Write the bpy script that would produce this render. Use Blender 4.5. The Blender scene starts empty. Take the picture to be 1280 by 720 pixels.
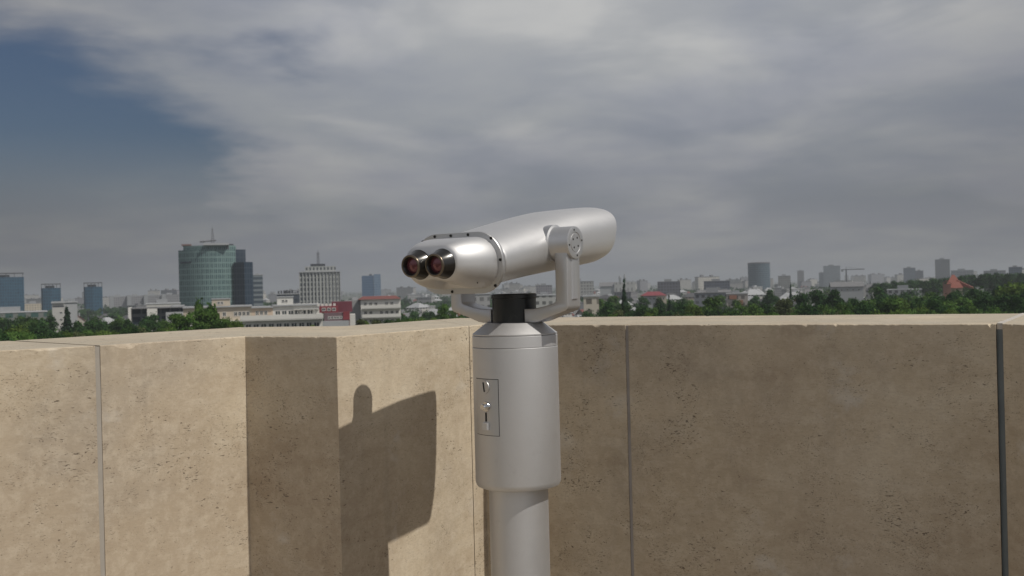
import bpy, math, random
import numpy as np
from mathutils import Vector, noise
R = math.radians
S = bpy.context.scene
COL = S.collection
# ------------------------------------------------------------------ camera
F = 1250.0; CZ = 24.0; HOR = 357.5; ROLL = R(1.4)
FLOOR = CZ - 1.45
cam = bpy.data.cameras.new('camera'); co = bpy.data.objects.new('camera', cam); COL.objects.link(co)
co.location = (0, 0, CZ); co.rotation_euler = (R(90), ROLL, 0)
cam.sensor_width = 36; cam.lens = F/1280*36; cam.shift_y = -(360-HOR)/1280
cam.clip_start = .05; cam.clip_end = 60000
cam.dof.use_dof = True; cam.dof.focus_distance = 1.95; cam.dof.aperture_fstop = 14
S.camera = co
# ------------------------------------------------------------------ light
SUN_EL = R(52.3); SUN_DIR = (.8746, -.4848)
sl = bpy.data.lights.new('sun', 'SUN'); so = bpy.data.objects.new('sun', sl); COL.objects.link(so)
sl.energy = 3.1; sl.angle = R(.5); sl.color = (1, .945, .86)
d = Vector((SUN_DIR[0]*math.cos(SUN_EL), SUN_DIR[1]*math.cos(SUN_EL), math.sin(SUN_EL)))
so.rotation_euler = d.to_track_quat('Z', 'Y').to_euler(); so.location = (0, 0, 200)
S.view_settings.view_transform = 'Standard'; S.view_settings.look = 'None'
S.view_settings.gamma = 1; S.view_settings.exposure = 0.0
S.cycles.use_denoising = True; S.cycles.max_bounces = 6
S.cycles.volume_bounces = 1
# ------------------------------------------------------------------ world: Nishita sky + procedural clouds
W = bpy.data.worlds.new('World'); S.world = W; W.use_nodes = True
nt = W.node_tree; nt.nodes.clear()
class NB:
    def __init__(s, t): s.t = t
    def n(s, ty, **k):
        nd = s.t.nodes.new(ty)
        for a, b in k.items(): setattr(nd, a, b)
        return nd
    def put(s, sock, v):
        if v is None: return
        if hasattr(v, 'is_output') or isinstance(v, bpy.types.NodeSocket): s.t.links.new(v, sock)
        else: sock.default_value = v
    def m(s, op, a, b=None, c=None, clamp=False):
        nd = s.n('ShaderNodeMath', operation=op); nd.use_clamp = clamp
        for i, v in enumerate((a, b, c)):
            if v is not None: s.put(nd.inputs[i], v)
        return nd.outputs[0]
    def mix(s, f, a, b, bt='MIX'):
        nd = s.n('ShaderNodeMix', data_type='RGBA', blend_type=bt)
        s.put(nd.inputs[0], f); s.put(nd.inputs[6], a); s.put(nd.inputs[7], b)
        return nd.outputs[2]
    def sm(s, v, lo, hi, a=0., b=1.):
        nd = s.n('ShaderNodeMapRange', interpolation_type='SMOOTHSTEP')
        s.put(nd.inputs[0], v); nd.inputs[1].default_value = lo; nd.inputs[2].default_value = hi
        nd.inputs[3].default_value = a; nd.inputs[4].default_value = b
        return nd.outputs[0]
    def noise(s, vec, sc, det=4, rough=.5, dist=0):
        nd = s.n('ShaderNodeTexNoise'); s.put(nd.inputs['Vector'], vec)
        nd.inputs['Scale'].default_value = sc; nd.inputs['Detail'].default_value = det
        nd.inputs['Roughness'].default_value = rough; nd.inputs['Distortion'].default_value = dist
        return nd.outputs['Fac']
    def xyz(s, x, y, z):
        nd = s.n('ShaderNodeCombineXYZ'); s.put(nd.inputs[0], x); s.put(nd.inputs[1], y); s.put(nd.inputs[2], z)
        return nd.outputs[0]
b = NB(nt)
sky = b.n('ShaderNodeTexSky', sky_type='NISHITA', sun_disc=False)
sky.sun_elevation = SUN_EL; sky.sun_rotation = math.atan2(SUN_DIR[0], SUN_DIR[1]); sky.altitude = 80
sky.air_density = 1.3; sky.dust_density = 2.0
tc = b.n('ShaderNodeTexCoord'); sp = b.n('ShaderNodeSeparateXYZ'); nt.links.new(tc.outputs['Generated'], sp.inputs[0])
X, Y, Z = sp.outputs
az = b.m('ARCTAN2', X, Y)                       # 0 straight ahead, + to the right
zc = b.m('MAXIMUM', Z, 0.0)
den = b.m('ADD', zc, .16)
cv = b.xyz(b.m('DIVIDE', X, den), b.m('MULTIPLY', b.m('DIVIDE', Y, den), 1.0), 0.3)
n1 = b.noise(cv, .95, 7, .56, .35)
n2 = b.noise(cv, 2.1, 5, .5, .15)
st = b.xyz(b.m('MULTIPLY', az, 2.6), b.m('MULTIPLY', Z, 7.5), 2.2)
n3 = b.noise(st, 1.15, 5, .52, .3)
shape = b.m('ADD', b.m('ADD', b.m('MULTIPLY', n1, .30), b.m('MULTIPLY', n2, .2)), b.m('MULTIPLY', n3, .55))
# a clear blue gap low in the west (left): centre az -0.52, elevation 0.13
gx = b.m('DIVIDE', b.m('ADD', az, .51), .25); gz_ = b.m('DIVIDE', b.m('SUBTRACT', Z, .16), .112)
gap = b.m('ADD', b.m('SQRT', b.m('ADD', b.m('MULTIPLY', gx, gx), b.m('MULTIPLY', gz_, gz_))), b.sm(Z, .24, .30, 0., .5))
wob = b.m('MULTIPLY', b.m('SUBTRACT', shape, .52), 3.6)
cover = b.sm(b.m('ADD', gap, wob), .72, 1.35)
lowhaze = b.sm(Z, .03, .16, .97, 0.)
thin = b.sm(b.noise(st, 1.6, 4, .5, .4), .40, .62, .70, 1.)
cover = b.m('MAXIMUM', b.m('MULTIPLY', cover, thin), lowhaze)
bx_ = b.m('DIVIDE', b.m('SUBTRACT', az, .02), .30); by_ = b.m('DIVIDE', b.m('SUBTRACT', Z, .25), .11)
bright = b.sm(b.m('SQRT', b.m('ADD', b.m('MULTIPLY', bx_, bx_), b.m('MULTIPLY', by_, by_))), .1, 1.15, .20, 0.)
lit = b.sm(b.m('ADD', b.m('ADD', b.m('ADD', b.m('MULTIPLY', n2, .62), b.m('MULTIPLY', n3, .48)), b.m('MULTIPLY', b.m('SUBTRACT', b.noise(st, 5.5, 5, .55, .5), .5), .16)),
    b.m('SUBTRACT', bright, .03)), .38, .76)
ccol = b.mix(lit, (3.14, 3.26, 3.64, 1), (4.28, 4.3, 4.28, 1))
# cloud greyer towards the horizon and dimmed towards the left and right
low = b.m('ADD', b.sm(Z, .0, .28, .64, 1.10), b.m('SUBTRACT', b.m('MULTIPLY', b.sm(b.m('MULTIPLY', Y, -1.), -.25, .55, 0., .75), b.sm(Z, .55, .85, 1., 0.)), b.sm(Z, .55, .85, 0., .45)))  # unseen sky behind the camera brightened to fill the shaded walls, zenith dimmed
rgt = b.sm(az, .15, .60, 1.09, .86)
lef = b.sm(az, -.58, -.05, .62, 1.)
k = b.m('MULTIPLY', b.m('MULTIPLY', low, rgt), lef)
ccol = b.mix(1., ccol, b.xyz(k, k, k), 'MULTIPLY')
skc = b.mix(1., sky.outputs[0], (.245, .285, .375, 1), 'MULTIPLY')
fin = b.mix(cover, skc, ccol)
bg = b.n('ShaderNodeBackground'); bg.inputs[1].default_value = .1; nt.links.new(fin, bg.inputs[0])
wo = b.n('ShaderNodeOutputWorld'); nt.links.new(bg.outputs[0], wo.inputs[0])

# ------------------------------------------------------------------ helpers
rnd = random.Random(7)
def hz(px): return HOR - (px-640)*math.tan(ROLL)
def PX(px, Yd): return (px-640)/F*Yd
def PZ(px, py, Yd): return CZ + Yd*((HOR-py)/F*math.cos(ROLL) - (px-640)/F*math.sin(ROLL))
def wsh(px, py, Yd): return (Yd*((px-640)/F*math.cos(ROLL) + (HOR-py)/F*math.sin(ROLL)), Yd, PZ(px, py, Yd))
def tag(o, label=None, cat=None, group=None, kind=None):
    if label: o['label'] = label
    if cat: o['category'] = cat
    if group: o['group'] = group
    if kind: o['kind'] = kind
    return o
def empty(name, loc, rz=0, parent=None):
    o = bpy.data.objects.new(name, None); COL.objects.link(o); o.location = loc; o.rotation_euler = (0, 0, rz)
    o.empty_display_size = .1
    if parent: o.parent = parent
    return o
class MB:
    def __init__(s): s.v = []; s.f = []; s.m = []; s.uv = []
    def add(s, vs, fs, mi=0, uvs=None):
        o = len(s.v); s.v += [tuple(v) for v in vs]
        for i, f in enumerate(fs):
            s.f.append([o+j for j in f]); s.m.append(mi)
            s.uv.append(uvs[i] if uvs else [(0, 0)]*len(f))
        return s
    def box(s, x0, x1, y0, y1, z0, z1, mi=0):
        return s.prism([(x0, y0), (x1, y0), (x1, y1), (x0, y1)], z0, z1, mi)
    def prism(s, poly, z0, z1, mi=0, topmi=None):
        n = len(poly); vs = [(x, y, z0) for x, y in poly]+[(x, y, z1) for x, y in poly]
        u = 0
        for i in range(n):
            j = (i+1) % n; L = math.dist(poly[i], poly[j])
            s.add([vs[i], vs[j], vs[n+j], vs[n+i]], [(0, 1, 2, 3)], mi, [[(u, z0), (u+L, z0), (u+L, z1), (u, z1)]])
            u += math.ceil(L/3)*3
        tm = mi if topmi is None else topmi
        s.add(vs[n:], [tuple(range(n))], tm); s.add(vs[:n], [tuple(reversed(range(n)))], tm)
        return s
    def tube(s, p0, p1, r0, r1=None, n=12, mi=0, caps=True):
        r1 = r0 if r1 is None else r1
        p0 = Vector(p0); p1 = Vector(p1); dd = (p1-p0).normalized()
        a = dd.orthogonal().normalized(); c = dd.cross(a)
        ring = lambda p, r: [p+(a*math.cos(2*math.pi*i/n)+c*math.sin(2*math.pi*i/n))*r for i in range(n)]
        vs = ring(p0, r0)+ring(p1, r1)
        fs = [(i, (i+1) % n, n+(i+1) % n, n+i) for i in range(n)]
        if caps: fs += [tuple(reversed(range(n))), tuple(range(n, 2*n))]
        return s.add(vs, fs, mi)
    def loft(s, rings, mi=0, cap0=True, cap1=True):
        n = len(rings[0]); vs = [p for r in rings for p in r]; fs = []
        for k in range(len(rings)-1):
            for i in range(n):
                j = (i+1) % n; fs.append((k*n+i, k*n+j, (k+1)*n+j, (k+1)*n+i))
        if cap0: fs.append(tuple(reversed(range(n))))
        if cap1: q = (len(rings)-1)*n; fs.append(tuple(range(q, q+n)))
        return s.add(vs, fs, mi)
    def lathe(s, prof, n=64, mi=0, axis='Z', cen=(0, 0, 0), caps=True):
        rings = []
        for r, h in prof:
            ring = []
            for i in range(n):
                a = 2*math.pi*i/n; c, q = math.cos(a)*r, math.sin(a)*r
                p = (c, q, h) if axis == 'Z' else ((h, c, q) if axis == 'X' else (q, h, c))
                ring.append((p[0]+cen[0], p[1]+cen[1], p[2]+cen[2]))
            rings.append(ring)
        return s.loft(rings, mi, caps, caps)
    def mesh(s, name, mats, smooth=None):
        me = bpy.data.meshes.new(name); me.from_pydata(s.v, [], s.f)
        for m in (mats if isinstance(mats, (list, tuple)) else [mats]): me.materials.append(m)
        me.polygons.foreach_set('material_index', s.m)
        ul = me.uv_layers.new(name='UVMap'); flat = [c for f in s.uv for q in f for c in q]
        ul.data.foreach_set('uv', flat)
        if smooth is not None:
            me.polygons.foreach_set('use_smooth', [True]*len(me.polygons))
            me.update(); me.set_sharp_from_angle(angle=R(smooth))
        me.update(); return me
    def obj(s, name, mats, parent=None, smooth=None, loc=(0, 0, 0), rot=(0, 0, 0)):
        o = bpy.data.objects.new(name, s.mesh(name, mats, smooth)); COL.objects.link(o)
        o.location = loc; o.rotation_euler = rot
        if parent: o.parent = parent
        return o
def inst(name, me, parent, loc=(0, 0, 0), rot=(0, 0, 0), sc=(1, 1, 1)):
    o = bpy.data.objects.new(name, me); COL.objects.link(o); o.location = loc; o.rotation_euler = rot; o.scale = sc
    if parent: o.parent = parent
    return o
def copy_tree(o, parent=None):
    c = o.copy(); COL.objects.link(c); c.parent = parent
    for ch in list(o.children): copy_tree(ch, c)
    return c

def mat(name, col, rough=.7, metal=0., spec=.5, var=0., vsc=.2):
    m = bpy.data.materials.new(name); m.use_nodes = True; q = NB(m.node_tree)
    p = m.node_tree.nodes['Principled BSDF']
    p.inputs['Roughness'].default_value = rough; p.inputs['Metallic'].default_value = metal
    p.inputs['Specular IOR Level'].default_value = spec
    if var:
        t = q.n('ShaderNodeTexCoord'); f = q.noise(t.outputs['Object'], vsc, 5, .6)
        c = q.mix(f, tuple(x*(1-var) for x in col)+(1,), tuple(min(1, x*(1+var)) for x in col)+(1,))
        m.node_tree.links.new(c, p.inputs['Base Color'])
    else: p.inputs['Base Color'].default_value = (*col, 1)
    return m
def facade(name, wall, glass, cw=3., ch=3., ww=.55, wh=.5, zoff=.25, rough=.35, jit=.5, metal=0.):
    """procedural facade: a grid of window cells over the wall UVs (metres)"""
    m = bpy.data.materials.new(name); m.use_nodes = True; q = NB(m.node_tree); p = m.node_tree.nodes['Principled BSDF']
    uv = q.n('ShaderNodeUVMap'); s = q.n('ShaderNodeSeparateXYZ'); m.node_tree.links.new(uv.outputs[0], s.inputs[0])
    u = q.m('DIVIDE', s.outputs[0], cw); v = q.m('ADD', q.m('DIVIDE', s.outputs[1], ch), 1-zoff)
    fu = q.m('FRACT', u); fv = q.m('FRACT', v)
    mu = q.m('LESS_THAN', q.m('ABSOLUTE', q.m('SUBTRACT', fu, .5)), ww/2)
    mv = q.m('LESS_THAN', q.m('ABSOLUTE', q.m('SUBTRACT', fv, .5)), wh/2)
    win = q.m('MULTIPLY', mu, mv)
    wn = q.n('ShaderNodeTexWhiteNoise', noise_dimensions='2D')
    m.node_tree.links.new(q.xyz(q.m('FLOOR', u), q.m('FLOOR', v), 0), wn.inputs['Vector'])
    g = q.mix(q.m('MULTIPLY', wn.outputs['Value'], jit), (*glass, 1), tuple(min(1, .5*x+.5*y) for x, y in zip(glass, wall))+(1,))
    t = q.n('ShaderNodeTexCoord'); f = q.noise(t.outputs['Object'], .15, 5, .6)
    w = q.mix(f, tuple(x*.8 for x in wall)+(1,), tuple(min(1, x*1.15) for x in wall)+(1,))
    m.node_tree.links.new(q.mix(win, w, g), p.inputs['Base Color'])
    m.node_tree.links.new(q.m('SUBTRACT', .8, q.m('MULTIPLY', win, .8-rough)), p.inputs['Roughness'])
    p.inputs['Metallic'].default_value = metal; p.inputs['Specular IOR Level'].default_value = .2
    return m

def gz(x, y):   # terrain height: flat town with a wooded park rise at the right
    h = 10.5*math.exp(-((x-330)/170)**2-((y-680)/190)**2)
    h += 7*math.exp(-((x-480)/200)**2-((y-420)/160)**2)
    h += .4*noise.noise((x*.01, y*.01, 0))
    return h

# ------------------------------------------------------------------ stone / metal materials
def stone_material():
    m = bpy.data.materials.new('travertine'); m.use_nodes = True; q = NB(m.node_tree); L = m.node_tree.links
    p = m.node_tree.nodes['Principled BSDF']
    t = q.n('ShaderNodeTexCoord'); oc = t.outputs['Object']
    mp = q.n('ShaderNodeMapping'); mp.inputs['Scale'].default_value = (1, 1, 2.6); L.new(oc, mp.inputs[0]); fl = mp.outputs[0]
    big = q.noise(oc, 2.3, 5, .6, .3); band = q.noise(fl, 9, 6, .62, .4); fine = q.noise(fl, 90, 4, .7)
    c = q.mix(q.sm(big, .36, .66), (.485, .405, .295, 1), (.60, .515, .385, 1))
    c = q.mix(q.m('MULTIPLY', q.sm(band, .45, .72), .5), c, (.66, .59, .47, 1))
    c = q.mix(q.m('MULTIPLY', q.sm(q.noise(fl, 3.7, 5, .6, .8), .53, .70), .45), c, (.40, .315, .22, 1))
    c = q.mix(q.m('MULTIPLY', q.sm(fine, .40, .74), .30), c, (.29, .225, .165, 1))
    c = q.mix(q.sm(q.noise(oc, .9, 3, .55, .6), .40, .66, 0., .58), c, (.36, .285, .21, 1))
    # light mineral blooms, grey staining, vertical rain marks
    c = q.mix(q.m('MULTIPLY', q.sm(q.noise(oc, 6.1, 5, .6, .2), .60, .72), .45), c, (.62, .60, .56, 1))
    c = q.mix(q.m('MULTIPLY', q.sm(q.noise(oc, 1.7, 6, .65, .5), .50, .72), .40), c, (.30, .265, .225, 1))
    mv = q.n('ShaderNodeMapping'); mv.inputs['Scale'].default_value = (9, 9, .7); L.new(oc, mv.inputs[0])
    c = q.mix(q.m('MULTIPLY', q.sm(q.noise(mv.outputs[0], 1.6, 4, .6, .2), .56, .74), .22), c, (.27, .235, .195, 1))
    c = q.mix(q.m('MULTIPLY', q.sm(q.noise(oc, 38, 5, .75), .42, .68), .24), c, (.72, .64, .51, 1))
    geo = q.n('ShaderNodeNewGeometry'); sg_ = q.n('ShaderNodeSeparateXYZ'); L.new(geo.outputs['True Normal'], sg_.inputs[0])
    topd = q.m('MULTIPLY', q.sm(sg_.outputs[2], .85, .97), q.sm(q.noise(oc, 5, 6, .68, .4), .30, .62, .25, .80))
    c = q.mix(topd, c, (.40, .36, .29, 1))  # upward faces coloured darker, mottled as dirt, to tone down the sunlit top
    # ragged pits, clustered, in two sizes
    wp = q.n('ShaderNodeVectorMath', operation='SCALE'); nz = q.n('ShaderNodeTexNoise'); L.new(fl, nz.inputs['Vector']); nz.inputs['Scale'].default_value = 45; nz.inputs['Detail'].default_value = 3
    L.new(nz.outputs['Color'], wp.inputs[0]); wp.inputs['Scale'].default_value = .035
    ad = q.n('ShaderNodeVectorMath', operation='ADD'); L.new(fl, ad.inputs[0]); L.new(wp.outputs[0], ad.inputs[1]); wv = ad.outputs[0]
    pa = q.noise(wv, 105, 2, .5); pb = q.noise(wv, 210, 2, .6)
    clus = q.sm(q.noise(oc, 5.5, 5, .68, .4), .48, .66); clus2 = q.sm(q.noise(oc, 11, 5, .7, .2), .42, .64)
    p1 = q.sm(q.m('ADD', pa, q.m('MULTIPLY', clus, .115)), .722, .765)
    p2 = q.sm(q.m('ADD', pb, q.m('MULTIPLY', clus2, .10)), .702, .755)
    pit = q.m('MAXIMUM', p1, q.m('MULTIPLY', p2, .8))
    c = q.mix(q.m('MULTIPLY', pit, .72), c, (.10, .078, .058, 1))
    L.new(c, p.inputs['Base Color']); p.inputs['Roughness'].default_value = .88; p.inputs['Specular IOR Level'].default_value = .25
    hgt = q.m('ADD', q.m('MULTIPLY', pit, -1.), q.m('ADD', q.m('MULTIPLY', fine, .35), q.m('MULTIPLY', band, .3)))
    bp = q.n('ShaderNodeBump'); bp.inputs['Strength'].default_value = .6; bp.inputs['Distance'].default_value = .0020
    L.new(hgt, bp.inputs['Height']); L.new(bp.outputs[0], p.inputs['Normal'])
    return m
def metal_paint(name, col, rough, metal=.85, coat=0.):
    m = bpy.data.materials.new(name); m.use_nodes = True; q = NB(m.node_tree); L = m.node_tree.links
    p = m.node_tree.nodes['Principled BSDF']; t = q.n('ShaderNodeTexCoord'); oc = t.outputs['Object']
    f = q.noise(oc, 9, 5, .6); g = q.noise(oc, 900, 2, .5); sm_ = q.noise(oc, 28, 6, .7, 1.2)
    c = q.mix(f, tuple(x*.94 for x in col)+(1,), tuple(min(1, x*1.05) for x in col)+(1,))
    c = q.mix(q.m('MULTIPLY', q.sm(sm_, .58, .75), .12), c, (.30, .28, .26, 1))
    L.new(c, p.inputs['Base Color']); p.inputs['Metallic'].default_value = metal
    L.new(q.m('ADD', rough-.05, q.m('MULTIPLY', sm_, .12)), p.inputs['Roughness'])
    p.inputs['Coat Weight'].default_value = coat; p.inputs['Coat Roughness'].default_value = .30
    bp = q.n('ShaderNodeBump'); bp.inputs['Strength'].default_value = .06; bp.inputs['Distance'].default_value = .0006
    L.new(g, bp.inputs['Height']); L.new(bp.outputs[0], p.inputs['Normal'])
    return m
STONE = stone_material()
SILVER = metal_paint('silver_paint', (.64, .64, .645), .56, .90, .1)
SILVER2 = metal_paint('cast_silver', (.57, .57, .575), .48, .88, .1)
CHROME = metal_paint('polished_steel', (.7, .7, .7), .12, 1.)
BLACKM = metal_paint('black_anodised', (.012, .013, .013), .32, .0)
CUPM = metal_paint('eyecup_black', (.03, .028, .026), .16, .5, .5)
DARK = mat('dark_recess', (.012, .011, .01), .8)
RIMM = metal_paint('glint_tint_rim', (.20, .165, .13), .28, .9)  # bronze tint puts the beige reflection on the eyecup edge into the colour
LENS = mat('coated_lens', (.16, .05, .06), .08, .35, .8)
# ------------------------------------------------------------------ terrace floor
def floor_material():
    m = bpy.data.materials.new('terrace_paving'); m.use_nodes = True; q = NB(m.node_tree); L = m.node_tree.links
    p = m.node_tree.nodes['Principled BSDF']; t = q.n('ShaderNodeTexCoord')
    br = q.n('ShaderNodeTexBrick'); br.offset = .5; br.inputs['Scale'].default_value = 1
    br.inputs['Color1'].default_value = (.40, .34, .26, 1); br.inputs['Color2'].default_value = (.34, .29, .22, 1)
    br.inputs['Mortar'].default_value = (.16, .14, .12, 1); br.inputs['Mortar Size'].default_value = .006
    br.inputs['Brick Width'].default_value = .6; br.inputs['Row Height'].default_value = .4; L.new(t.outputs['Object'], br.inputs['Vector'])
    c = q.mix(q.m('MULTIPLY', q.noise(t.outputs['Object'], 5, 6, .65), .5), br.outputs[0], (.26, .21, .16, 1))
    L.new(c, p.inputs['Base Color']); p.inputs['Roughness'].default_value = .85
    return m
TOP = CZ - .10146
I = [(-2.53, .98), (-.853, 2.052), (-.6215, 2.319), (-.386, 2.183), (-.115, 2.616), (-.083, 2.667), (.278, 2.449), (.992, 2.039), (1.73, .18)]
O = [(-2.88, 1.31), (-1.20, 2.39), (-.80, 2.93), (-.47, 2.83), (-.25, 3.17), (-.17, 3.29), (.575, 2.925), (1.30, 2.54), (2.20, .50)]
fp = [I[0]] + [((a[0]+c[0])/2, (a[1]+c[1])/2) for a, c in zip(I, O)] + [(3.2, -6), (-4, -6)]
fl = MB().prism([(-4, -6), (3.2, -6), (2.2, .5), (1.30, 2.54), (.575, 2.925), (-.17, 3.29), (-.25, 3.17), (-.47, 2.83), (-.80, 2.93), (-1.2, 2.39), (-2.88, 1.31)], 1.0, FLOOR)
tag(fl.obj('terrace_floor', floor_material()), kind='structure')

# ------------------------------------------------------------------ parapet wall
wall_root = empty('parapet_wall', (0, 0, FLOOR))
tag(wall_root, 'zigzag parapet of pitted beige travertine slabs around the silver viewer', 'wall')
zt = TOP-FLOOR
def lerp(a, c, t): return (a[0]+(c[0]-a[0])*t, a[1]+(c[1]-a[1])*t)
def panel(ii, gap0, gap1, seed):
    """continuous slab following inner/outer vertices ii, with chipped front arris"""
    pts = []
    for n, (i0, i1) in enumerate(zip(ii[:-1], ii[1:])):
        L = math.dist(I[i0], I[i1]); st = max(2, int(L/.005)) if i0 not in (0, 7) or True else 2
        t0 = gap0/2/L if n == 0 else 0; t1 = 1-(gap1/2/L if n == len(ii)-2 else 0)
        for k in range(st+1):
            if k == 0 and n > 0: continue
            t = t0+(t1-t0)*k/st
            pi, po = lerp(I[i0], I[i1], t), lerp(O[i0], O[i1], t)
            nx, ny = (I[i1][1]-I[i0][1]), -(I[i1][0]-I[i0][0]); l = math.hypot(nx, ny); pts.append((pi, po, (nx/l, ny/l), L*t+n*3))
    rings = []
    for pi, po, nn, s in pts:
        e = .0012+.0022*abs(noise.noise((s*60, seed, 0)))+.0016*abs(noise.noise((s*190, seed, 3)))
        ch = noise.noise((s*22, seed, 9)); ch2 = noise.noise((s*75, seed, 5))
        if ch > .36: e += (ch-.36)*.030
        if ch2 > .38: e += (ch2-.38)*.016
        inn = Vector((po[0]-pi[0], po[1]-pi[1])).normalized()
        w = e*1.1; j = .0009*noise.noise((s*120, seed, 1))
        A = (pi[0]+inn.x*max(0, -j), pi[1]+inn.y*max(0, -j))
        mid = (pi[0]+inn.x*w*.36, pi[1]+inn.y*w*.36)
        Bp = (pi[0]+inn.x*w, pi[1]+inn.y*w)
        hgt = .0006*noise.noise((s*9, seed, 7))
        rings.append([(pi[0], pi[1], 0), (pi[0], pi[1], zt-.022), (A[0], A[1], zt-e), (mid[0], mid[1], zt-e*.38), (Bp[0], Bp[1], zt+hgt), (po[0], po[1], zt+hgt), (po[0], po[1], 0)])
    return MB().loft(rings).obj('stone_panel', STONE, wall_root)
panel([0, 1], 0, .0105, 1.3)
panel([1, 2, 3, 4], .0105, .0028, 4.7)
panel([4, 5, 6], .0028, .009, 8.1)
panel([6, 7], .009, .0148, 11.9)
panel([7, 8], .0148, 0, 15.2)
SEAL_L = mat('pale_sealant', (.35, .32, .28), .8, var=.15, vsc=20)
SEAL_D = mat('dark_grey_sealant', (.16, .185, .195), .6, var=.25, vsc=20)
SEAL_M = mat('grey_sealant', (.36, .335, .32), .75, var=.2, vsc=20)
for i, g, m_, dp in ((1, .0110, SEAL_L, .002), (4, .0030, SEAL_D, .006), (6, .0093, SEAL_M, .0025), (7, .0151, SEAL_D, .003)):
    a = Vector(I[i]); o = Vector(O[i]); dr = (o-a).normalized(); a2 = a+dr*(dp+.001); o2 = o-dr*.004
    t = (Vector(I[min(i+1, 8)])-Vector(I[i-1])).normalized()*g/2
    rings = []
    for k in range(60):
        z = (zt-.0025 if i != 7 else zt-.012)*k/59
        w = Vector((dr.x, dr.y))*(.0009*noise.noise((z*14, i, 0))); a3 = a2+w
        tw = 1+.0*z
        t1, t2 = t*(1+.13*noise.noise((z*40, i, 4))-.02), t*(1+.13*noise.noise((z*33, i, 8))-.02)
        rings.append([(a3.x-t1.x, a3.y-t1.y, z), (a3.x+t2.x, a3.y+t2.y, z), (o2.x+t.x, o2.y+t.y, z), (o2.x-t.x, o2.y-t.y, z)])
    MB().loft(rings).obj('joint_sealant', m_, wall_root)
    if i == 7:
        gr = MB(); rg_ = []
        for k in range(90):
            u = k/89; c_ = a2+(o2-a2)*u; w_ = t*(1+.35*noise.noise((u*30, 2, 1))); hh_ = zt+.0012+.0022*noise.noise((u*45, 5, 1))
            n_ = Vector((0, 0))
            rg_.append([(c_.x-w_.x, c_.y-w_.y, zt-.0115), (c_.x+w_.x, c_.y+w_.y, zt-.0115), (c_.x+w_.x*.8, c_.y+w_.y*.8, hh_), (c_.x-w_.x*.8, c_.y-w_.y*.8, hh_)])
        gr.loft(rg_).obj('joint_grout', mat('pale_grout', (.50, .47, .43), .9, var=.2, vsc=60), wall_root)

# ------------------------------------------------------------------ coin-operated binocular viewer
Vx, Vy, _ = wsh(645.5, 500, 2.05)
vr = empty('binocular_viewer', (Vx, Vy, FLOOR), R(-33))
tag(vr, 'large silver coin-operated binoculars on a column before the parapet', 'viewer')
H = 1.45
pl = MB().lathe([(.11, 0), (.11, .012), (.105, .016), (.062, .018), (.0607, .03), (.0607, H-.40)], 72).obj('pole', SILVER, vr, smooth=35)
bx = MB().lathe([(.070, H-.407), (.080, H-.4065), (.0845, H-.4045), (.0868, H-.400), (.0875, H-.394), (.0875, H-.1240), (.0866, H-.1232), (.0845, H-.123)], 96).obj('coin_box', SILVER, vr, smooth=35)
MB().lathe([(.0845, H-.1226), (.0866, H-.1226), (.0873, H-.1218), (.0873, H-.1005), (.0862, H-.0996), (.0845, H-.0994)], 96).obj('lid_ring', SILVER, vr, smooth=35)
MB().lathe([(.0845, H-.0990), (.0866, H-.0988), (.0868, H-.0962), (.0595, H-.0752), (.0580, H-.0745), (.03, H-.0745)], 96).obj('cone_cap', SILVER, vr, smooth=35)
MB().lathe([(.045, H-.0743), (.0452, H-.026), (.0468, H-.0245), (.0468, H-.0175), (.046, H-.0165), (.044, H-.0155)], 72).obj('neck', BLACKM, vr, smooth=35)
# yoke
def yoke_ring(sx):
    pr = [(.040, -.0742), (.062, -.0742), (.073, -.0722), (.100, -.0625), (.128, -.0535), (.1365, -.0505), (.1408, -.0465), (.142, -.041), (.142, .082), (.114, .082), (.114, -.030), (.1125, -.0335), (.108, -.0362), (.084, -.0425), (.062, -.0462), (.040, -.0468)]
    return [(sx*x, z+H) for x, z in pr]
yk = MB()
for sx in (1, -1):
    rg = yoke_ring(sx)
    ds = [(-.0255, -.0022), (-.0245, -.0005), (-.0235, 0), (.0235, 0), (.0245, -.0005), (.0255, -.0022)]
    cx = sum(p[0] for p in rg)/len(rg)
    def inset(pts, d_):
        out = []; n = len(pts); sg = sx
        for i in range(n):
            p0, p1, p2 = Vector(pts[i-1]), Vector(pts[i]), Vector(pts[(i+1) % n])
            e1 = (p1-p0).normalized(); e2 = (p2-p1).normalized()
            nn = (Vector((e1.y, -e1.x))+Vector((e2.y, -e2.x)))*sg
            nn = nn.normalized() if nn.length > 1e-6 else nn
            out.append(p1+nn*d_)
        return out
    rings = [[(p[0], yy, p[1]) for p in inset(rg, dd)] for yy, dd in ds]
    if sx > 0: rings = rings[::-1]
    yk.loft(rings)
    # raised rib on the outer face
    xo = .1415
    x0, x1 = sorted((sx*xo, sx*(xo+.0035)))
    rb = [(-.011, H-.030), (.011, H-.030), (.009, H+.052), (-.009, H+.052)]
    yk.add([(sx*.1415, y, z) for y, z in rb]+[(sx*.1452, y*.78, z+(.002 if z < H else -.002)) for y, z in rb],
           [(0, 1, 5, 4), (1, 2, 6, 5), (2, 3, 7, 6), (3, 0, 4, 7), (4, 5, 6, 7)])
yoke = yk.obj('yoke', SILVER2, vr, smooth=35)
PV = H+.0825
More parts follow.
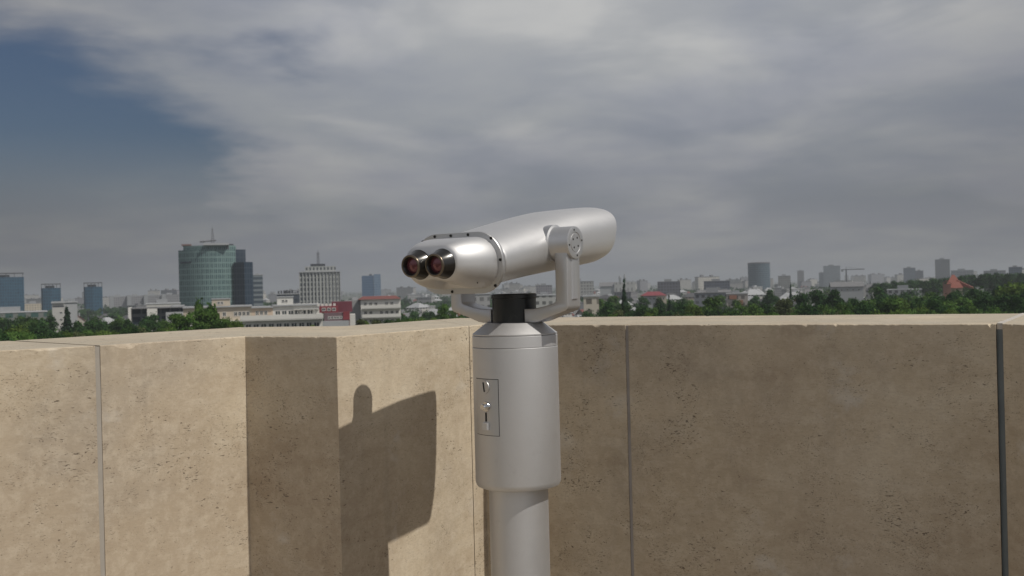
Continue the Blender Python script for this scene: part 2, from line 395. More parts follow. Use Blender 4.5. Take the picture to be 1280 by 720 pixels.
for sx in (1, -1):
    hb = MB().lathe([(.020, sx*.080), (.036, sx*.082), (.0375, sx*.090), (.0375, sx*.103), (.0335, sx*.105), (.0325, sx*.108), (.0325, sx*.1455), (.0318, sx*.1475), (.0300, sx*.148), (.0215, sx*.148), (.0210, sx*.1468), (.0185, sx*.1468), (.0180, sx*.148), (.004, sx*.148)], 64, axis='X', cen=(0, 0, PV)).obj('hinge_hub', SILVER2, vr, smooth=35)
    for k in range(8):
        a = k*math.pi/4+.2; r_ = .0255 if k % 2 == 0 else .0115
        MB().tube((sx*.1476, r_*math.cos(a), PV+r_*math.sin(a)), (sx*.1484, r_*math.cos(a), PV+r_*math.sin(a)), .0021, n=12).obj('screw', DARK, hb)
# body in its own tilted frame
body_rot = (R(6), 0, 0)
def sec(hw, hh, r, t, slant=0, n=14, dz=0, valley=0):
    """rounded-rectangle section (width 2hw, height 2hh, corner r) at distance t"""
    pts = []
    for cx, cz, a0 in ((hw-r, hh-r, 0), (-(hw-r), hh-r, 90), (-(hw-r), -(hh-r), 180), (hw-r, -(hh-r), 270)):
        for k in range(n+1):
            a = R(a0+90*k/n); pts.append((cx+r*math.cos(a), cz+r*math.sin(a)))
        if a0 == 180 or a0 == 0:
            x0, x1 = (-(hw-r), hw-r) if a0 == 180 else (hw-r, -(hw-r))
            zz = -hh if a0 == 180 else hh
            for k in range(1, 12):
                u = k/12; v = valley*math.sin(math.pi*u)**2 if a0 == 180 else 0
                pts.append((x0+(x1-x0)*u, zz+v))
    return [(x, t+slant*(z), z+dz) for x, z in pts]
FD = -.0175
def sel(hw, top, bot, t, slant=0, n=96, p=2.45):
    """superelliptic section, top and bottom heights given"""
    out = []; hh = (top+bot)/2; dz = (top-bot)/2
    for k in range(n):
        a = 2*math.pi*k/n; c, s_ = math.cos(a), math.sin(a)
        x = hw*math.copysign(abs(c)**(2/p), c); z = hh*math.copysign(abs(s_)**(2/p), s_)
        out.append((x, t+slant*z, z+dz))
    return out
def low(t): return .030*(max(0, .15-t)/.33)**1.28
def lob(t): return .0045*(max(0, -t)/.18)**1.5
rings = [sel(.094, .030, .058, -.184), sel(.0995, .034, .0625, -.1835), sel(.1015, .0625-low(-.18), .0625+lob(-.18), -.182)]
for k in range(0, 19):
    t_ = -.178+.318*k/18
    rings.append(sel(.1020+.0025*min(1, k/8), .063-low(t_), .063+lob(t_), t_, .10*max(0, k-14)/4, p=2.45+.35*(k/18)**2))
rings += [sel(.1048, .063, .063, .20, .30, p=2.8), sel(.1045, .0627, .0627, .2540, .42, p=2.8), sel(.1030, .0612, .0612, .2650, .43, p=2.8), sel(.0995, .0580, .0580, .2680, .43, p=2.8), sel(.0985, .057, .057, .262, .43, p=2.8), sel(.0965, .055, .055, .175, p=2.8)]
body = MB().loft(rings).obj('body', SILVER, vr, smooth=40, loc=(0, 0, PV), rot=body_rot)
# rear cover: flange strip then a two-lobed dome
fr = [sec(a_, b_, c_, t_, dz=FD) for a_, b_, c_, t_ in ((.0965, .054, .0495, -.1845), (.1000, .0572, .0525, -.1850), (.1008, .0580, .053, -.1862), (.1008, .0580, .053, -.1920), (.1000, .0572, .0525, -.1932), (.0880, .0465, .043, -.1934))]
fl_ = MB().loft(fr).obj('flange', SILVER2, vr, smooth=40, loc=(0, 0, PV), rot=body_rot)
dome = []
for k in range(21):
    u = k/20; q = max(0, 1-(.95*u)**1.7)**.72
    hw = .0535+(.0905-.0535)*q; hh = .0290+(.0485-.0290)*q; dz = FD+.0075*u
    vl = max(0, (hh-dz)-.0385)*min(1, (u/.16))**.8
    dome.append(sec(hw, hh, hh*.93, -.1928-.0817*u, 0, 14, dz, vl))
e = dome[-1]
dome.append([(x*.94, y-.003, (z+.009)*.9-.009) for x, y, z in e])
rear = MB().loft(dome[::1]).obj('rear_cover', SILVER, vr, smooth=50, loc=(0, 0, PV), rot=body_rot)
for x, z in ((-.050, .0533), (-.012, .0533), (.028, .0533), (.079, .0445), (.0957, .004), (.080, -.0435), (-.020, -.0533), (-.080, .0445)):
    p = Vector((x, -.1930, z+FD))
    MB().tube(p, p+Vector((0, -.0016, 0)), .0031, .0026, n=10).obj('screw', DARK, fl_)
MB().tube((.064, -.229, -.0465), (.067, -.231, -.0520), .0012, n=8).obj('screw', DARK, rear)
MB().lathe([(.006, .103), (.006, .1065), (.0045, .1085), (.001, .109)], 20, axis='X', cen=(0, .055, .004)).obj('side_stud', SILVER2, body, smooth=40)
for sx in (-1, 1):
    ec = MB().lathe([(.0272, -0.2690), (.0280, -0.2740), (.0278, -0.2775), (.0268, -0.2790), (.0205, -0.3015), (.0198, -0.3035), (.0190, -0.3040), (.0166, -0.3038), (.0152, -0.3020), (.0142, -0.2975), (.0136, -0.2910)][::-1], 56, axis='Y', cen=(sx*.0272, 0, -.0105)).obj('eyecup', CUPM, vr, smooth=35, loc=(0, 0, PV), rot=body_rot)
    MB().lathe([(.0207, -.3012), (.0210, -.3022), (.0204, -.3040), (.0190, -.3047), (.0176, -.3043), (.0172, -.3034), (.0190, -.3025), (.0207, -.3012)][::-1], 56, axis='Y', cen=(sx*.0272, 0, -.0105), caps=False).obj('rim', RIMM, ec, smooth=50)
    MB().lathe([(.0002, -0.2992), (.004, -0.2990), (.009, -0.2980), (.0144, -0.2955), (.0144, -0.2925)], 40, axis='Y', cen=(sx*.0272, 0, -.0105)).obj('eyepiece_lens', LENS, ec, smooth=60)
    MB().lathe([(.0002, .174), (.02, .1755), (.042, .172), (.0425, .168)], 48, axis='Y', cen=(sx*.047, 0, 0)).obj('objective_lens', LENS, body, smooth=60)
# coin panel on the box
def patch(a0, a1, z0, z1, r0, r1, n=14):
    m = MB(); o = []; 
    rings = []
    for k in range(n+1):
        a = a0+(a1-a0)*k/n; c, s_ = math.cos(a), math.sin(a)
        rings.append([(r0*c, r0*s_, z0), (r1*c, r1*s_, z0), (r1*c, r1*s_, z1), (r0*c, r0*s_, z1)])
    return m.loft(rings)
ac = R(-101.6); zc0 = H-.1815-.121; 
cz_top = H-(468+6-357.4)*1.975/1250; cz_bot = H-(543-357.4)*1.985/1250
MB_ = patch(ac-R(21.3), ac+R(21.3), cz_bot-.0012, cz_top+.0012, .084, .0877)
MB_.obj('panel_gasket', DARK, bx)
pn = patch(ac-R(20.6), ac+R(20.6), cz_bot, cz_top, .084, .0885).obj('coin_panel', SILVER2, bx, smooth=30)
def onbox(da, z, r=.0885):
    a = ac+da; return Vector((r*math.cos(a), r*math.sin(a), z)), Vector((math.cos(a), math.sin(a), 0))
zs = lambda py: H-(py-357.4)*1.978/1250
p, nn = onbox(R(-1), zs(483.5)); tg = Vector((-nn.y, nn.x, 0))
MB().tube(p-nn*.001, p+nn*.0012, .0142, .0136, n=40).obj('coin_slot', SILVER2, pn, smooth=30)
sl_ = MB(); q0 = p+nn*.0013
sl_.tube(q0+Vector((0, 0, .0095))-tg*.002, q0-Vector((0, 0, .0095))+tg*.001, .0015, n=6); sl_.obj('slot_opening', DARK, pn)
p, nn = onbox(R(1.5), zs(508))
MB().tube(p-nn*.001, p+nn*.002, .0105, .0095, n=24).tube(p+nn*.002, p+nn*.009, .0052, .0052, n=20).tube(p+nn*.009, p+nn*.0115, .0070, .0052, n=20).obj('coin_knob', CHROME, pn, smooth=30)
p, nn = onbox(R(1), zs(521)); tg = Vector((-nn.y, nn.x, 0))
kl = MB(); c8 = [p+tg*x+Vector((0, 0, z))+nn*y for y in (-.001, .0007) for x, z in ((-.0019, -.009), (.0019, -.009), (.0019, .009), (-.0019, .009))]
kl.add(c8, [(4, 5, 6, 7), (0, 1, 5, 4), (1, 2, 6, 5), (2, 3, 7, 6), (3, 0, 4, 7)]); kl.obj('key_slot', DARK, pn)
p, nn = onbox(R(1.5), zs(532.5)); tg = Vector((-nn.y, nn.x, 0))
def qbox(p, tg, nn, w, h, d0, d1, tp=1.):
    c = [p+tg*x*s_+Vector((0, 0, z))*s_+nn*y for y, s_ in ((d0, 1), (d1, tp)) for x, z in ((-w, -h), (w, -h), (w, h), (-w, h))]
    return MB().add(c, [(4, 5, 6, 7), (0, 1, 5, 4), (1, 2, 6, 5), (2, 3, 7, 6), (3, 0, 4, 7)])
qbox(p, tg, nn, .0068, .0075, -.001, .0062, .9).obj('coin_return', SILVER, pn)
# hinge line of the panel: a narrow dark hinge slit at the lower edge
p, nn = onbox(R(6), cz_bot-.0006, .0877)
# ------------------------------------------------------------------ ground
def ground_material():
    m = bpy.data.materials.new('town_ground'); m.use_nodes = True; q = NB(m.node_tree); L = m.node_tree.links
    p = m.node_tree.nodes['Principled BSDF']; t = q.n('ShaderNodeTexCoord'); oc = t.outputs['Object']
    a = q.noise(oc, .012, 6, .65); c_ = q.noise(oc, .06, 5, .6)
    c = q.mix(q.sm(a, .40, .58), (.045, .07, .028, 1), (.13, .125, .11, 1))
    c = q.mix(q.sm(c_, .48, .62), c, (.035, .055, .02, 1))
    L.new(c, p.inputs['Base Color']); p.inputs['Roughness'].default_value = .95
    return m
gx_ = sorted(set([-12000, -8000, -5000, -3000, -2000, -1400] + list(range(-1000, 1300, 50)) + [1400, 2000, 3000, 5000, 8000, 12000]))
gy_ = sorted(set([-1500, -600, -200] + list(range(0, 1400, 50)) + [1500, 1800, 2300, 3000, 4000, 6000, 9000, 14000]))
g = MB(); vs = [(x, y, gz(x, y)) for y in gy_ for x in gx_]; nx = len(gx_)
g.add(vs, [(j*nx+i, j*nx+i+1, (j+1)*nx+i+1, (j+1)*nx+i) for j in range(len(gy_)-1) for i in range(nx-1)])
tag(g.obj('ground', ground_material(), smooth=60), kind='structure')

# ------------------------------------------------------------------ landmark buildings
GLASS = mat('window_glass', (.03, .04, .045), .12, 0, .8)
FRAME = mat('window_frame', (.6, .58, .55), .6)
WHITE = mat('white_render', (.60, .59, .555), .8, var=.12, vsc=.4)
CREAM = mat('cream_render', (.46, .40, .32), .8, var=.12, vsc=.4)
GREY = mat('grey_render', (.26, .27, .28), .8, var=.15, vsc=.4)
LGREY = mat('pale_grey_render', (.34, .35, .36), .8, var=.15, vsc=.4)
DGREY = mat('dark_cladding', (.05, .055, .065), .5, var=.2, vsc=.4)
REDC = mat('red_cladding', (.21, .036, .046), .6, var=.2, vsc=.4)
REDT = mat('red_roof_tiles', (.17, .062, .055), .8, var=.25, vsc=1.5)
BRICKT = mat('orange_roof_tiles', (.24, .085, .062), .8, var=.2, vsc=.8)
ROOFG = mat('grey_roof_sheet', (.17, .17, .175), .6, var=.25, vsc=.6)
ROOFD = mat('dark_roof_felt', (.075, .075, .08), .85, var=.3, vsc=.6)
ROOFW = mat('white_roof_sheet', (.42, .43, .44), .6, var=.12, vsc=.6)
STEEL = mat('mast_steel', (.12, .12, .13), .6, .3)
placed = []
winmesh = {}
def window_mesh(w, h):
    k = (round(w, 2), round(h, 2))
    if k not in winmesh:
        m = MB(); f = .09*min(w, h)+.03
        m.box(-w/2, w/2, -.06, 0.12, -h/2, -h/2+f, 1).box(-w/2, w/2, -.06, .12, h/2-f, h/2, 1)
        m.box(-w/2, -w/2+f, -.06, .12, -h/2+f, h/2-f, 1).box(w/2-f, w/2, -.06, .12, -h/2+f, h/2-f, 1)
        m.box(-f*.4, f*.4, -.05, .12, -h/2+f, h/2-f, 1)
        m.box(-w/2+f, w/2-f, -.02, .1, -h/2+f, h/2-f, 0)
        winmesh[k] = m.mesh('window', [GLASS, FRAME])
    return winmesh[k]
def windows(root, x0, x1, y, zs_, n, w, h, skip=()):
    me = window_mesh(w, h)
    for r_, z in enumerate(zs_):
        for i in range(n):
            if (r_, i) in skip: continue
            inst('window', me, root, (x0+(x1-x0)*(i+.5)/n, y, z))
def broot(name, label, cat, px0, px1, Yd, rz=0, group=None, reserve=None):
    x0, x1 = PX(px0, Yd), PX(px1, Yd); x = (x0+x1)/2
    if rz == 0: rz = -math.atan2(x, Yd)          # street fronts look towards the terrace
    o = empty(name, (x, Yd, 0), rz); tag(o, label, cat, group)
    placed.append((x, Yd+(reserve or 12), (x1-x0)/2+6, (reserve or 12)+6))
    return o, x1-x0
def ztop(px, py, Yd): return PZ(px, py, Yd)

# green curved glass office tower
GT = facade('green_curtain_wall', (.17, .25, .24), (.05, .09, .10), 1.5, 3.6, .62, .74, .1, .18, .9)
GT2 = facade('dark_curtain_wall', (.035, .055, .075), (.015, .028, .045), 2.4, 3.6, .8, .8, .1, .2, .6)
Yt = 640.
r0 = empty('glass_tower', (PX(262, Yt), Yt, 0), R(15)); tag(r0, 'tall curved green glass office tower with antenna mast on its roof', 'tower')
placed.append((PX(268, Yt), Yt+20, 32, 30))
X0 = PX(262, Yt); lx = lambda px: PX(px, Yt)-X0
pts = []
for k in range(15):
    u = k/14; px_ = 224.5+(294-224.5)*u
    pts.append((lx(px_), 12*(1-u)**2.2-6*math.sin(math.pi*u)+6*u))
MB().prism(pts+[(lx(296), 34), (lx(228), 34)], 0, ztop(250, 312, Yt)).obj('curtain_wall', GT, r0)
pts2 = [(x*.985+.4, y+1.2) for x, y in pts[1:]]
MB().prism(pts2+[(lx(295), 33), (lx(232), 33)], ztop(250, 312, Yt)+.003, ztop(265, 306.5, Yt)).obj('attic_storey', GT, r0)
MB().prism([(lx(256), -3), (lx(286), -2), (lx(288), 20), (lx(256), 20)], ztop(265, 306.5, Yt)+.003, ztop(270, 304, Yt)).obj('roof_parapet', LGREY, r0)
MB().box(lx(229), lx(240), 10, 24, ztop(235, 306.5, Yt)+.003, ztop(235, 304.5, Yt)).obj('plant_room', mat('rust_panel', (.16, .10, .09), .8), r0)
MB().prism([(lx(284), 3), (lx(292), 8), (lx(292), 20), (lx(284), 20)], ztop(286, 312, Yt)+.004, ztop(288, 304, Yt)).obj('lift_tower', DGREY, r0)
MB().prism([(lx(294.3), 10), (lx(306.5), 14), (lx(306.5), 34), (lx(296.3), 34)], 0, ztop(300, 310.5, Yt)).obj('side_wing', facade('wing_wall', (.05, .065, .085), (.025, .04, .06), 3, 3.6, .7, .7, .1, .3, .4), r0)
MB().prism([(lx(291.5), 2.5), (lx(304), -3.5), (lx(305.8), 9), (lx(294.5), 9.5)], 0, ztop(298, 327.5, Yt)).obj('blade_wing', GT2, r0)
MB().prism([(lx(304.4), -3.0), (lx(315), 3), (lx(315), 30), (lx(307), 30)], 0, ztop(310, 327, Yt)).obj('blade_wing', facade('blade_blue', (.035, .055, .08), (.012, .026, .045), 2.4, 3.6, .7, .8, .1, .2, .9), r0)
sg = MB(); r2 = random.Random(3)
for k in range(7):
    xa = lx(226.6)+k*1.02; 
    sg.box(xa, xa+.72, 0, .5, ztop(232, 329.2, Yt), ztop(232, 326.6+(k % 3)*.3, Yt))
sgo = sg.obj('roof_sign', mat('sign_dark', (.02, .03, .06), .5), r0); sgo.rotation_euler = (0, 0, 0); sgo.location = (0, 0, 0)
for v_ in sgo.data.vertices:      # follow the curved front
    u = (v_.co.x/F*0+((v_.co.x-lx(224.5))/(lx(294)-lx(224.5)))); u = max(0, min(1, u))
    v_.co.y += 12*(1-u)**2.2-6*math.sin(math.pi*u)+6*u-.7
ms = MB(); mx = lx(266.5); zb = ztop(265, 304, Yt); zt_ = ztop(266, 281, Yt)
for a in range(3):
    aa = a*2.094; ms.tube((mx+1.1*math.cos(aa), 8+1.1*math.sin(aa), zb), (mx+.25*math.cos(aa), 8+.25*math.sin(aa), zt_-2), .16, .10, 6)
for k in range(7):
    z = zb+(zt_-2-zb)*k/7; ms.tube((mx-1.0+.1*k, 8, z), (mx+1.0-.1*k, 8, z+1.2), .09, n=5); ms.tube((mx+1.0-.1*k, 8, z), (mx-1.0+.1*k, 8, z+1.2), .09, n=5)
ms.tube((mx, 8, zt_-2.5), (mx, 8, zt_), .12, .05, 6)
ms.obj('antenna_mast', STEEL, r0)
MB().tube((lx(251.5), 8, ztop(252, 301.6, Yt)), (lx(271), 8, ztop(270, 299.6, Yt)), .42, .42, 8).tube((lx(256), 8, ztop(256, 304, Yt)), (lx(256), 8, ztop(256, 301.2, Yt)), .2, n=6).box(lx(251), lx(254.5), 7, 9, ztop(252, 302.5, Yt), ztop(252, 300.7, Yt)).obj('maintenance_crane', STEEL, r0)

# small banded office block right of it
def simple_block(name, label, cat, px0, px1, py, Yd, depth, wmat, roofmat=LGREY, rz=0, group=None, extras=None):
    o, w = broot(name, label, cat, px0, px1, Yd, rz, group, depth/2)
    h = ztop((px0+px1)/2, py, Yd)
    wl = MB().prism([(-w/2, 0), (w/2, 0), (w/2, depth), (-w/2, depth)], 0, h, 0).obj('wall', wmat, o)
    t = .25
    rf = MB().prism([(-w/2-t, -t), (w/2+t, -t), (w/2+t, depth+t), (-w/2-t, depth+t)], h+.003, h+.5).obj('roof', roofmat, o)
    rr = random.Random(int(px0*7+py))
    pr = MB().box(-w*.2, w*.12, depth*.3, depth*.6, h+.504, h+min(2.6, w*.12)+.5).obj('plant_room', GREY, o)
    return o, w, h
simple_block('office_block', 'small banded glass office block right of the green tower', 'building', 315.5, 328.5, 344, 760, 20, facade('banded', (.19, .22, .24), (.05, .07, .09), 30, 3.6, 1.0, .55, .1, .2, .2))
# three blue glass towers, far left
BT = facade('blue_curtain_wall', (.030, .095, .150), (.007, .032, .065), 2.6, 3.5, .72, .78, .1, .35, .9)
for (a, c, t, lab) in ((-22, 27.5, 346.5, 'wide blue glass tower cut by the left picture edge'), (52.5, 75, 360, 'middle of three blue glass towers, open frame on roof'), (105.5, 127.2, 358.5, 'blue glass tower right of the white stair block, open frame on roof')):
    Yd = 1150.
    o, w = broot('glass_tower', lab, 'tower', a, c, Yd, 0, 'blue glass towers at the left', 16)
    h = ztop((a+c)/2, t, Yd); q = w*.5
    MB().prism([(-q*.8, 0), (q*.0, -2.2), (q*.8, 0), (q, 3), (q, 26), (-q, 26), (-q, 3)], 0, h).obj('curtain_wall', BT, o)
    fz = h+4.2; cr = MB().box(-q, q, -1.5, 24, fz, fz+.9)
    for k in range(6): x = -q*.95+k*q*.38; cr.tube((x, 0, h), (x, 0, fz), .35, n=5)
    cr.obj('roof_frame', STEEL, o)
    MB().box(-q*.55, q*.35, 4, 18, h+.003, h+2.6).obj('plant_room', DGREY, o)
# office block with gridded facade and mast
Yd = 700.
o, w = broot('office_block', 'pale gridded office block with a lattice mast on top', 'building', 375, 425, Yd, 0, None, 12)
h = ztop(400, 341, Yd)
GRID = facade('grid_facade', (.36, .37, .35), (.06, .07, .08), 2.45, 3.3, .62, .66, .12, .3, .5)
MB().prism([(-w/2, 0), (w/2, 0), (w/2, 22), (-w/2, 22)], 0, h).obj('wall', GRID, o)
fins = MB()
for k in range(13):
    x = -w/2+w*k/12; fins.box(x-.22, x+.22, -.7, -.003, 4, h+.4)
fins.obj('facade_fins', LGREY, o)
MB().box(-w/2-.4, w/2+.4, -.9, 22.4, h+.403, h+1.0).obj('roof', LGREY, o)
MB().prism([(-w*.36, 2), (w*.40, 2), (w*.40, 18), (-w*.36, 18)], h+1.003, h+4.6).obj('upper_storey', facade('attic_grid', (.36, .37, .36), (.06, .07, .08), 2.45, 3.4, .5, .6, .1, .3, .3), o)
MB().box(-w*.22, w*.14, 3, 14, h+4.603, h+6.4).obj('plant_room', DGREY, o)
ms = MB(); mx = PX(398.5, Yd)-PX(400, Yd); z0 = h+6.4; z1 = ztop(398, 312, Yd)
for sx in (-1, 1):
    for sy in (-1, 1): ms.tube((mx+sx*.75, 6+sy*.75, z0), (mx+sx*.45, 6+sy*.45, z1-1.5), .15, .12, 5)
for k in range(8):
    z = z0+(z1-z0-1.5)*k/8; ms.box(mx-.9, mx+.9, 5.2, 6.8, z, z+.45)
ms.tube((mx, 6, z1-2), (mx, 6, z1), .12, n=5); ms.obj('antenna_mast', STEEL, o)
# blue tower
Yd = 1500.
o, w = broot('glass_tower', 'lone blue glass tower right of the gridded office block', 'tower', 452.5, 476, Yd, 0, None, 12)
h = ztop(464, 344.5, Yd)
MB().prism([(-w/2, 4), (w*.13, 0), (w*.13, 24), (-w/2, 24)], 0, h).obj('curtain_wall', facade('blue2', (.10, .17, .27), (.05, .10, .19), 3, 3.6, .7, .6, .1, .2, .5), o)
MB().prism([(w*.135, -.5), (w*.5, 5), (w*.46, 24), (w*.135, 24)], 0, h+2).obj('side_wing', facade('blue3', (.14, .20, .28), (.05, .09, .15), 3, 3.6, .7, .7, .1, .2, .5), o)
MB().box(-w*.1, w*.05, 6, 14, h+.003, h+2.4).obj('plant_room', DGREY, o)

# ---- white apartment block across the left centre (250 m)
def gable(m, x0, x1, y0, y1, z0, zr, ov=.4, mi=0, axis='x'):
    th = .25
    if axis == 'x':
        ym = (y0+y1)/2
        A = [(x0-ov, y0-ov, z0), (x1+ov, y0-ov, z0), (x1+ov, ym, zr), (x0-ov, ym, zr), (x1+ov, y1+ov, z0), (x0-ov, y1+ov, z0)]
    else:
        xm = (x0+x1)/2
        A = [(x0-ov, y1+ov, z0), (x0-ov, y0-ov, z0), (xm, y0-ov, zr), (xm, y1+ov, zr), (x1+ov, y0-ov, z0), (x1+ov, y1+ov, z0)]
    Bv = [(a, c, z+th) for a, c, z in A]
    m.add(A+Bv, [(3, 2, 1, 0), (5, 4, 2, 3), (6, 7, 8, 9), (9, 8, 10, 11), (0, 1, 7, 6), (4, 5, 11, 10), (0, 6, 9, 3), (3, 9, 11, 5), (1, 2, 8, 7), (2, 4, 10, 8)], mi)
    return m
Yd = 250.
o, w = broot('apartment_block', 'long white and cream apartment block with balconies above the parapet', 'building', 232, 401, Yd, 0, None, 8)
cxp = (232+401)/2; lx2 = lambda px: PX(px, Yd)-PX(cxp, Yd)
zr = lambda px, py: ztop(px, py, Yd)
zroof = zr(330, 384); zfl = zr(330, 399.5)
# lower storeys project forward, upper storey set back behind a balcony
for (a, c, m_, t) in ((232, 314, CREAM, 384.3), (314, 340, mat('peach_render', (.50, .40, .31), .8, var=.1, vsc=.4), 385.2), (340, 401, WHITE, 382.6)):
    MB().box(lx2(a), lx2(c), 1.6, 14, zfl, zr((a+c)/2, t)).obj('upper_wall', m_, o)
    MB().box(lx2(a)-.1, lx2(c)+.1, 1.0, 14.3, zr((a+c)/2, t)+.003, zr((a+c)/2, t)+.35).obj('roof', LGREY, o)
MB().box(lx2(232), lx2(401), 0, 14, 0, zfl-.003).obj('lower_wall', WHITE, o)
bal = MB().box(lx2(300), lx2(401.5), -1.4, -.003, zfl-.25, zfl-.003).box(lx2(300), lx2(401.5), -1.45, -1.3, zfl-.003, zfl+1.05)
bal.obj('balcony', WHITE, o)
windows(o, lx2(292), lx2(312), 1.58, [zfl+1.6], 4, .85, 1.15)
windows(o, lx2(318), lx2(334), 1.58, [zfl+1.6], 3, .85, 1.15)
windows(o, lx2(342), lx2(390), 1.58, [zfl+1.55], 6, 1.35, 1.15)
windows(o, lx2(305), lx2(398), -.02, [zfl-1.65, zfl-4.7], 10, 1.5, 1.3)
windows(o, lx2(236), lx2(286), 1.58, [zfl+1.6], 5, .9, 1.1)
windows(o, lx2(236), lx2(290), -.02, [zfl-1.65], 6, 1.2, 1.2)
for (a, c, t, m_) in ((266, 287.5, 374.2, CREAM), (345.5, 365.5, 371.8, WHITE)):
    hz0 = zr((a+c)/2, t); s_ = MB().box(lx2(a), lx2(c), 3, 8, zroof+.36, hz0).obj('stair_tower', m_, o)
    MB().box(lx2(a)-.15, lx2(c)+.15, 2.8, 8.2, hz0+.003, hz0+.25).obj('stair_roof', LGREY, s_)
    inst('window', window_mesh(.7, .8), o, (lx2(a+c)/1 if False else (lx2(a)+lx2(c))/2+.3, 2.98, (zroof+hz0)/2+.2)); inst('window', window_mesh(.7, .8), o, ((lx2(a)+lx2(c))/2-.5, 2.98, (zroof+hz0)/2+.2))
pm = MB().box(lx2(365), lx2(397), .6, 1.6, zfl+2.2, zfl+2.4)
for k in range(7): pm.tube((lx2(366+k*5), .7, zfl), (lx2(366+k*5), .7, zfl+2.2), .06, n=5)
pm.obj('pergola', WHITE, o)
aw = MB()
for k in range(12): aw.box(lx2(368+k*2.6), lx2(369.6+k*2.6), 9, 9.8, zr(390, 382.6)+.36, zr(390, 381.4-(k*7 % 3)*.3)+.3)
aw.obj('roof_vents', WHITE, o)
# grey roofed white framed building
Yd = 330.
o, w = broot('school_building', 'low building with a white box frame round dark glass', 'building', 162, 232, Yd, 0, None, 8)
l3 = lambda px: PX(px, Yd)-PX(197, Yd); z3 = lambda px, py: ztop(px, py, Yd)
MB().box(l3(166), l3(232), 1.5, 14, 0, z3(190, 385.6)).obj('glazed_wall', facade('schoolglass', (.12, .13, .14), (.02, .03, .04), 3, 3.4, .8, .7, .1, .2, .6), o)
MB().box(l3(162), l3(165.5), -1, 14, 0, z3(163, 384.5)).box(l3(184), l3(196), -1, 1.4, 0, z3(190, 384.5)).obj('white_frame', WHITE, o)
MB().box(l3(165.5)+.003, l3(232), -1.0, 14.5, z3(190, 385.6)+.003, z3(190, 384.3)).obj('roof', ROOFG, o)
MB().box(l3(206), l3(232), -.4, 1.45, 0, z3(220, 390)).obj('side_wall', LGREY, o)
windows(o, l3(208), l3(231), -.42, [z3(220, 394), z3(220, 403)], 5, .9, .9)
MB().box(l3(213), l3(229), 3, 9, z3(190, 384.3)+.003, z3(220, 381.5)).obj('plant_room', LGREY, o)
simple_block('flat_roofed_block', 'pale flat-roofed block with small roof huts behind the box-framed building', 'building', 184, 224, 380.0, 480, 16, facade('hutwall', (.50, .49, .46), (.07, .07, .08), 3, 3, .5, .5), ROOFW)
# white stair tower block left
Yd = 430.
o, w = broot('apartment_block', 'white narrow apartment block behind the dark conifer at left', 'building', 65, 95, Yd, R(0), None, 7)
h = ztop(80, 378, Yd); l4 = lambda px: PX(px, Yd)-PX(80, Yd)
MB().box(l4(66), l4(80), 0, 12, 0, h-.3).obj('wall', mat('off_white_render', (.42, .41, .39), .85, var=.1, vsc=.4), o)
MB().box(l4(80.2), l4(95), 2, 13, 0, h-.2).obj('side_wing', LGREY, o)
MB().box(l4(65), l4(80.1), -.6, 12.4, h-.297, h+.5).box(l4(80.2), l4(95.6), 1.6, 13.4, h-.197, h+.4).obj('roof', LGREY, o)
MB().box(l4(66.5), l4(79.5), -.05, -.003, h-2.0, h-1.3).obj('dark_band', DGREY, o)  # dark band across the upper wall
windows(o, l4(73), l4(79), -.02, [h-4.4, h-7.4, h-10.4], 1, 1.3, 1.0)
simple_block('long_low_hall', 'long low hall with pale flat roof at the far left', 'building', -25, 54, 391.0, 520, 20, facade('hall', (.16, .17, .16), (.04, .09, .08), 6, 4, .6, .6), ROOFW)
simple_block('beige_block', 'low beige apartment slab between the two left blue towers', 'building', 30, 53, 379.5, 1250, 16, facade('beige', (.50, .45, .36), (.14, .12, .10), 3, 3, .4, .4))
# staircase-striped slab row behind
SL = facade('slab_facade', (.26, .26, .27), (.10, .10, .11), 3, 3, .6, .5)
for i, (a, c, t) in enumerate(((137, 158, 371), (159, 179, 370), (180, 201, 369.5), (202, 223, 368.5))):
    o, w, h = simple_block('apartment_building', 'grey prefab apartment slab, %s of the four left of the green tower' % ('leftmost', 'second from left', 'third from left', 'rightmost')[i], 'building', a, c, t, 1500, 13, SL, group='grey slab blocks left of the green tower')
    MB().box(-w/2+.4, -w/2+6.5, -.6, -.003, 0, h+1.5).obj('stair_shaft', GREY, o)
# red clad building
Yd = 215.
o, w = broot('red_building', 'low building with red cladding panels beside the white apartments', 'building', 400, 440, Yd, 0, None, 7)
l5 = lambda px: PX(px, Yd)-PX(420, Yd); z5 = lambda px, py: ztop(px, py, Yd)
MB().box(l5(404.5), l5(436), 0, 9, 0, z5(420, 391)).obj('dark_wall', mat('maroon_grey_cladding', (.15, .10, .11), .6, var=.2, vsc=.6), o)
MB().box(l5(428), l5(436.2), -.25, -.003, z5(420, 400), z5(420, 389.8)).obj('red_panel', REDC, o)
MB().box(l5(403), l5(435), -1.6, -.003, 0, z5(420, 401)).obj('base_wall', LGREY, o)
MB().box(l5(398.5), l5(422), 3, 9.5, z5(420, 391)+.003, z5(410, 383)).obj('red_storey', REDC, o)
MB().box(l5(414), l5(440), 6, 12, z5(420, 391)+.003, z5(425, 377.5)).obj('red_storey', mat('crimson_cladding', (.14, .035, .05), .6, var=.2, vsc=.5), o)
MB().box(l5(436.2), l5(443), .5, 6, 0, z5(440, 393)).obj('white_annex', WHITE, o)
ac_ = MB()
for k in range(5): ac_.box(l5(396+k*5), l5(399+k*5), 4, 5, z5(405, 383), z5(405, 380))
ac_.obj('roof_units', WHITE, o)
windows(o, l5(409), l5(427), -.03, [z5(418, 397)], 5, .55, .6)
windows(o, l5(401), l5(420), 2.97, [z5(410, 387)], 3, .8, .7)
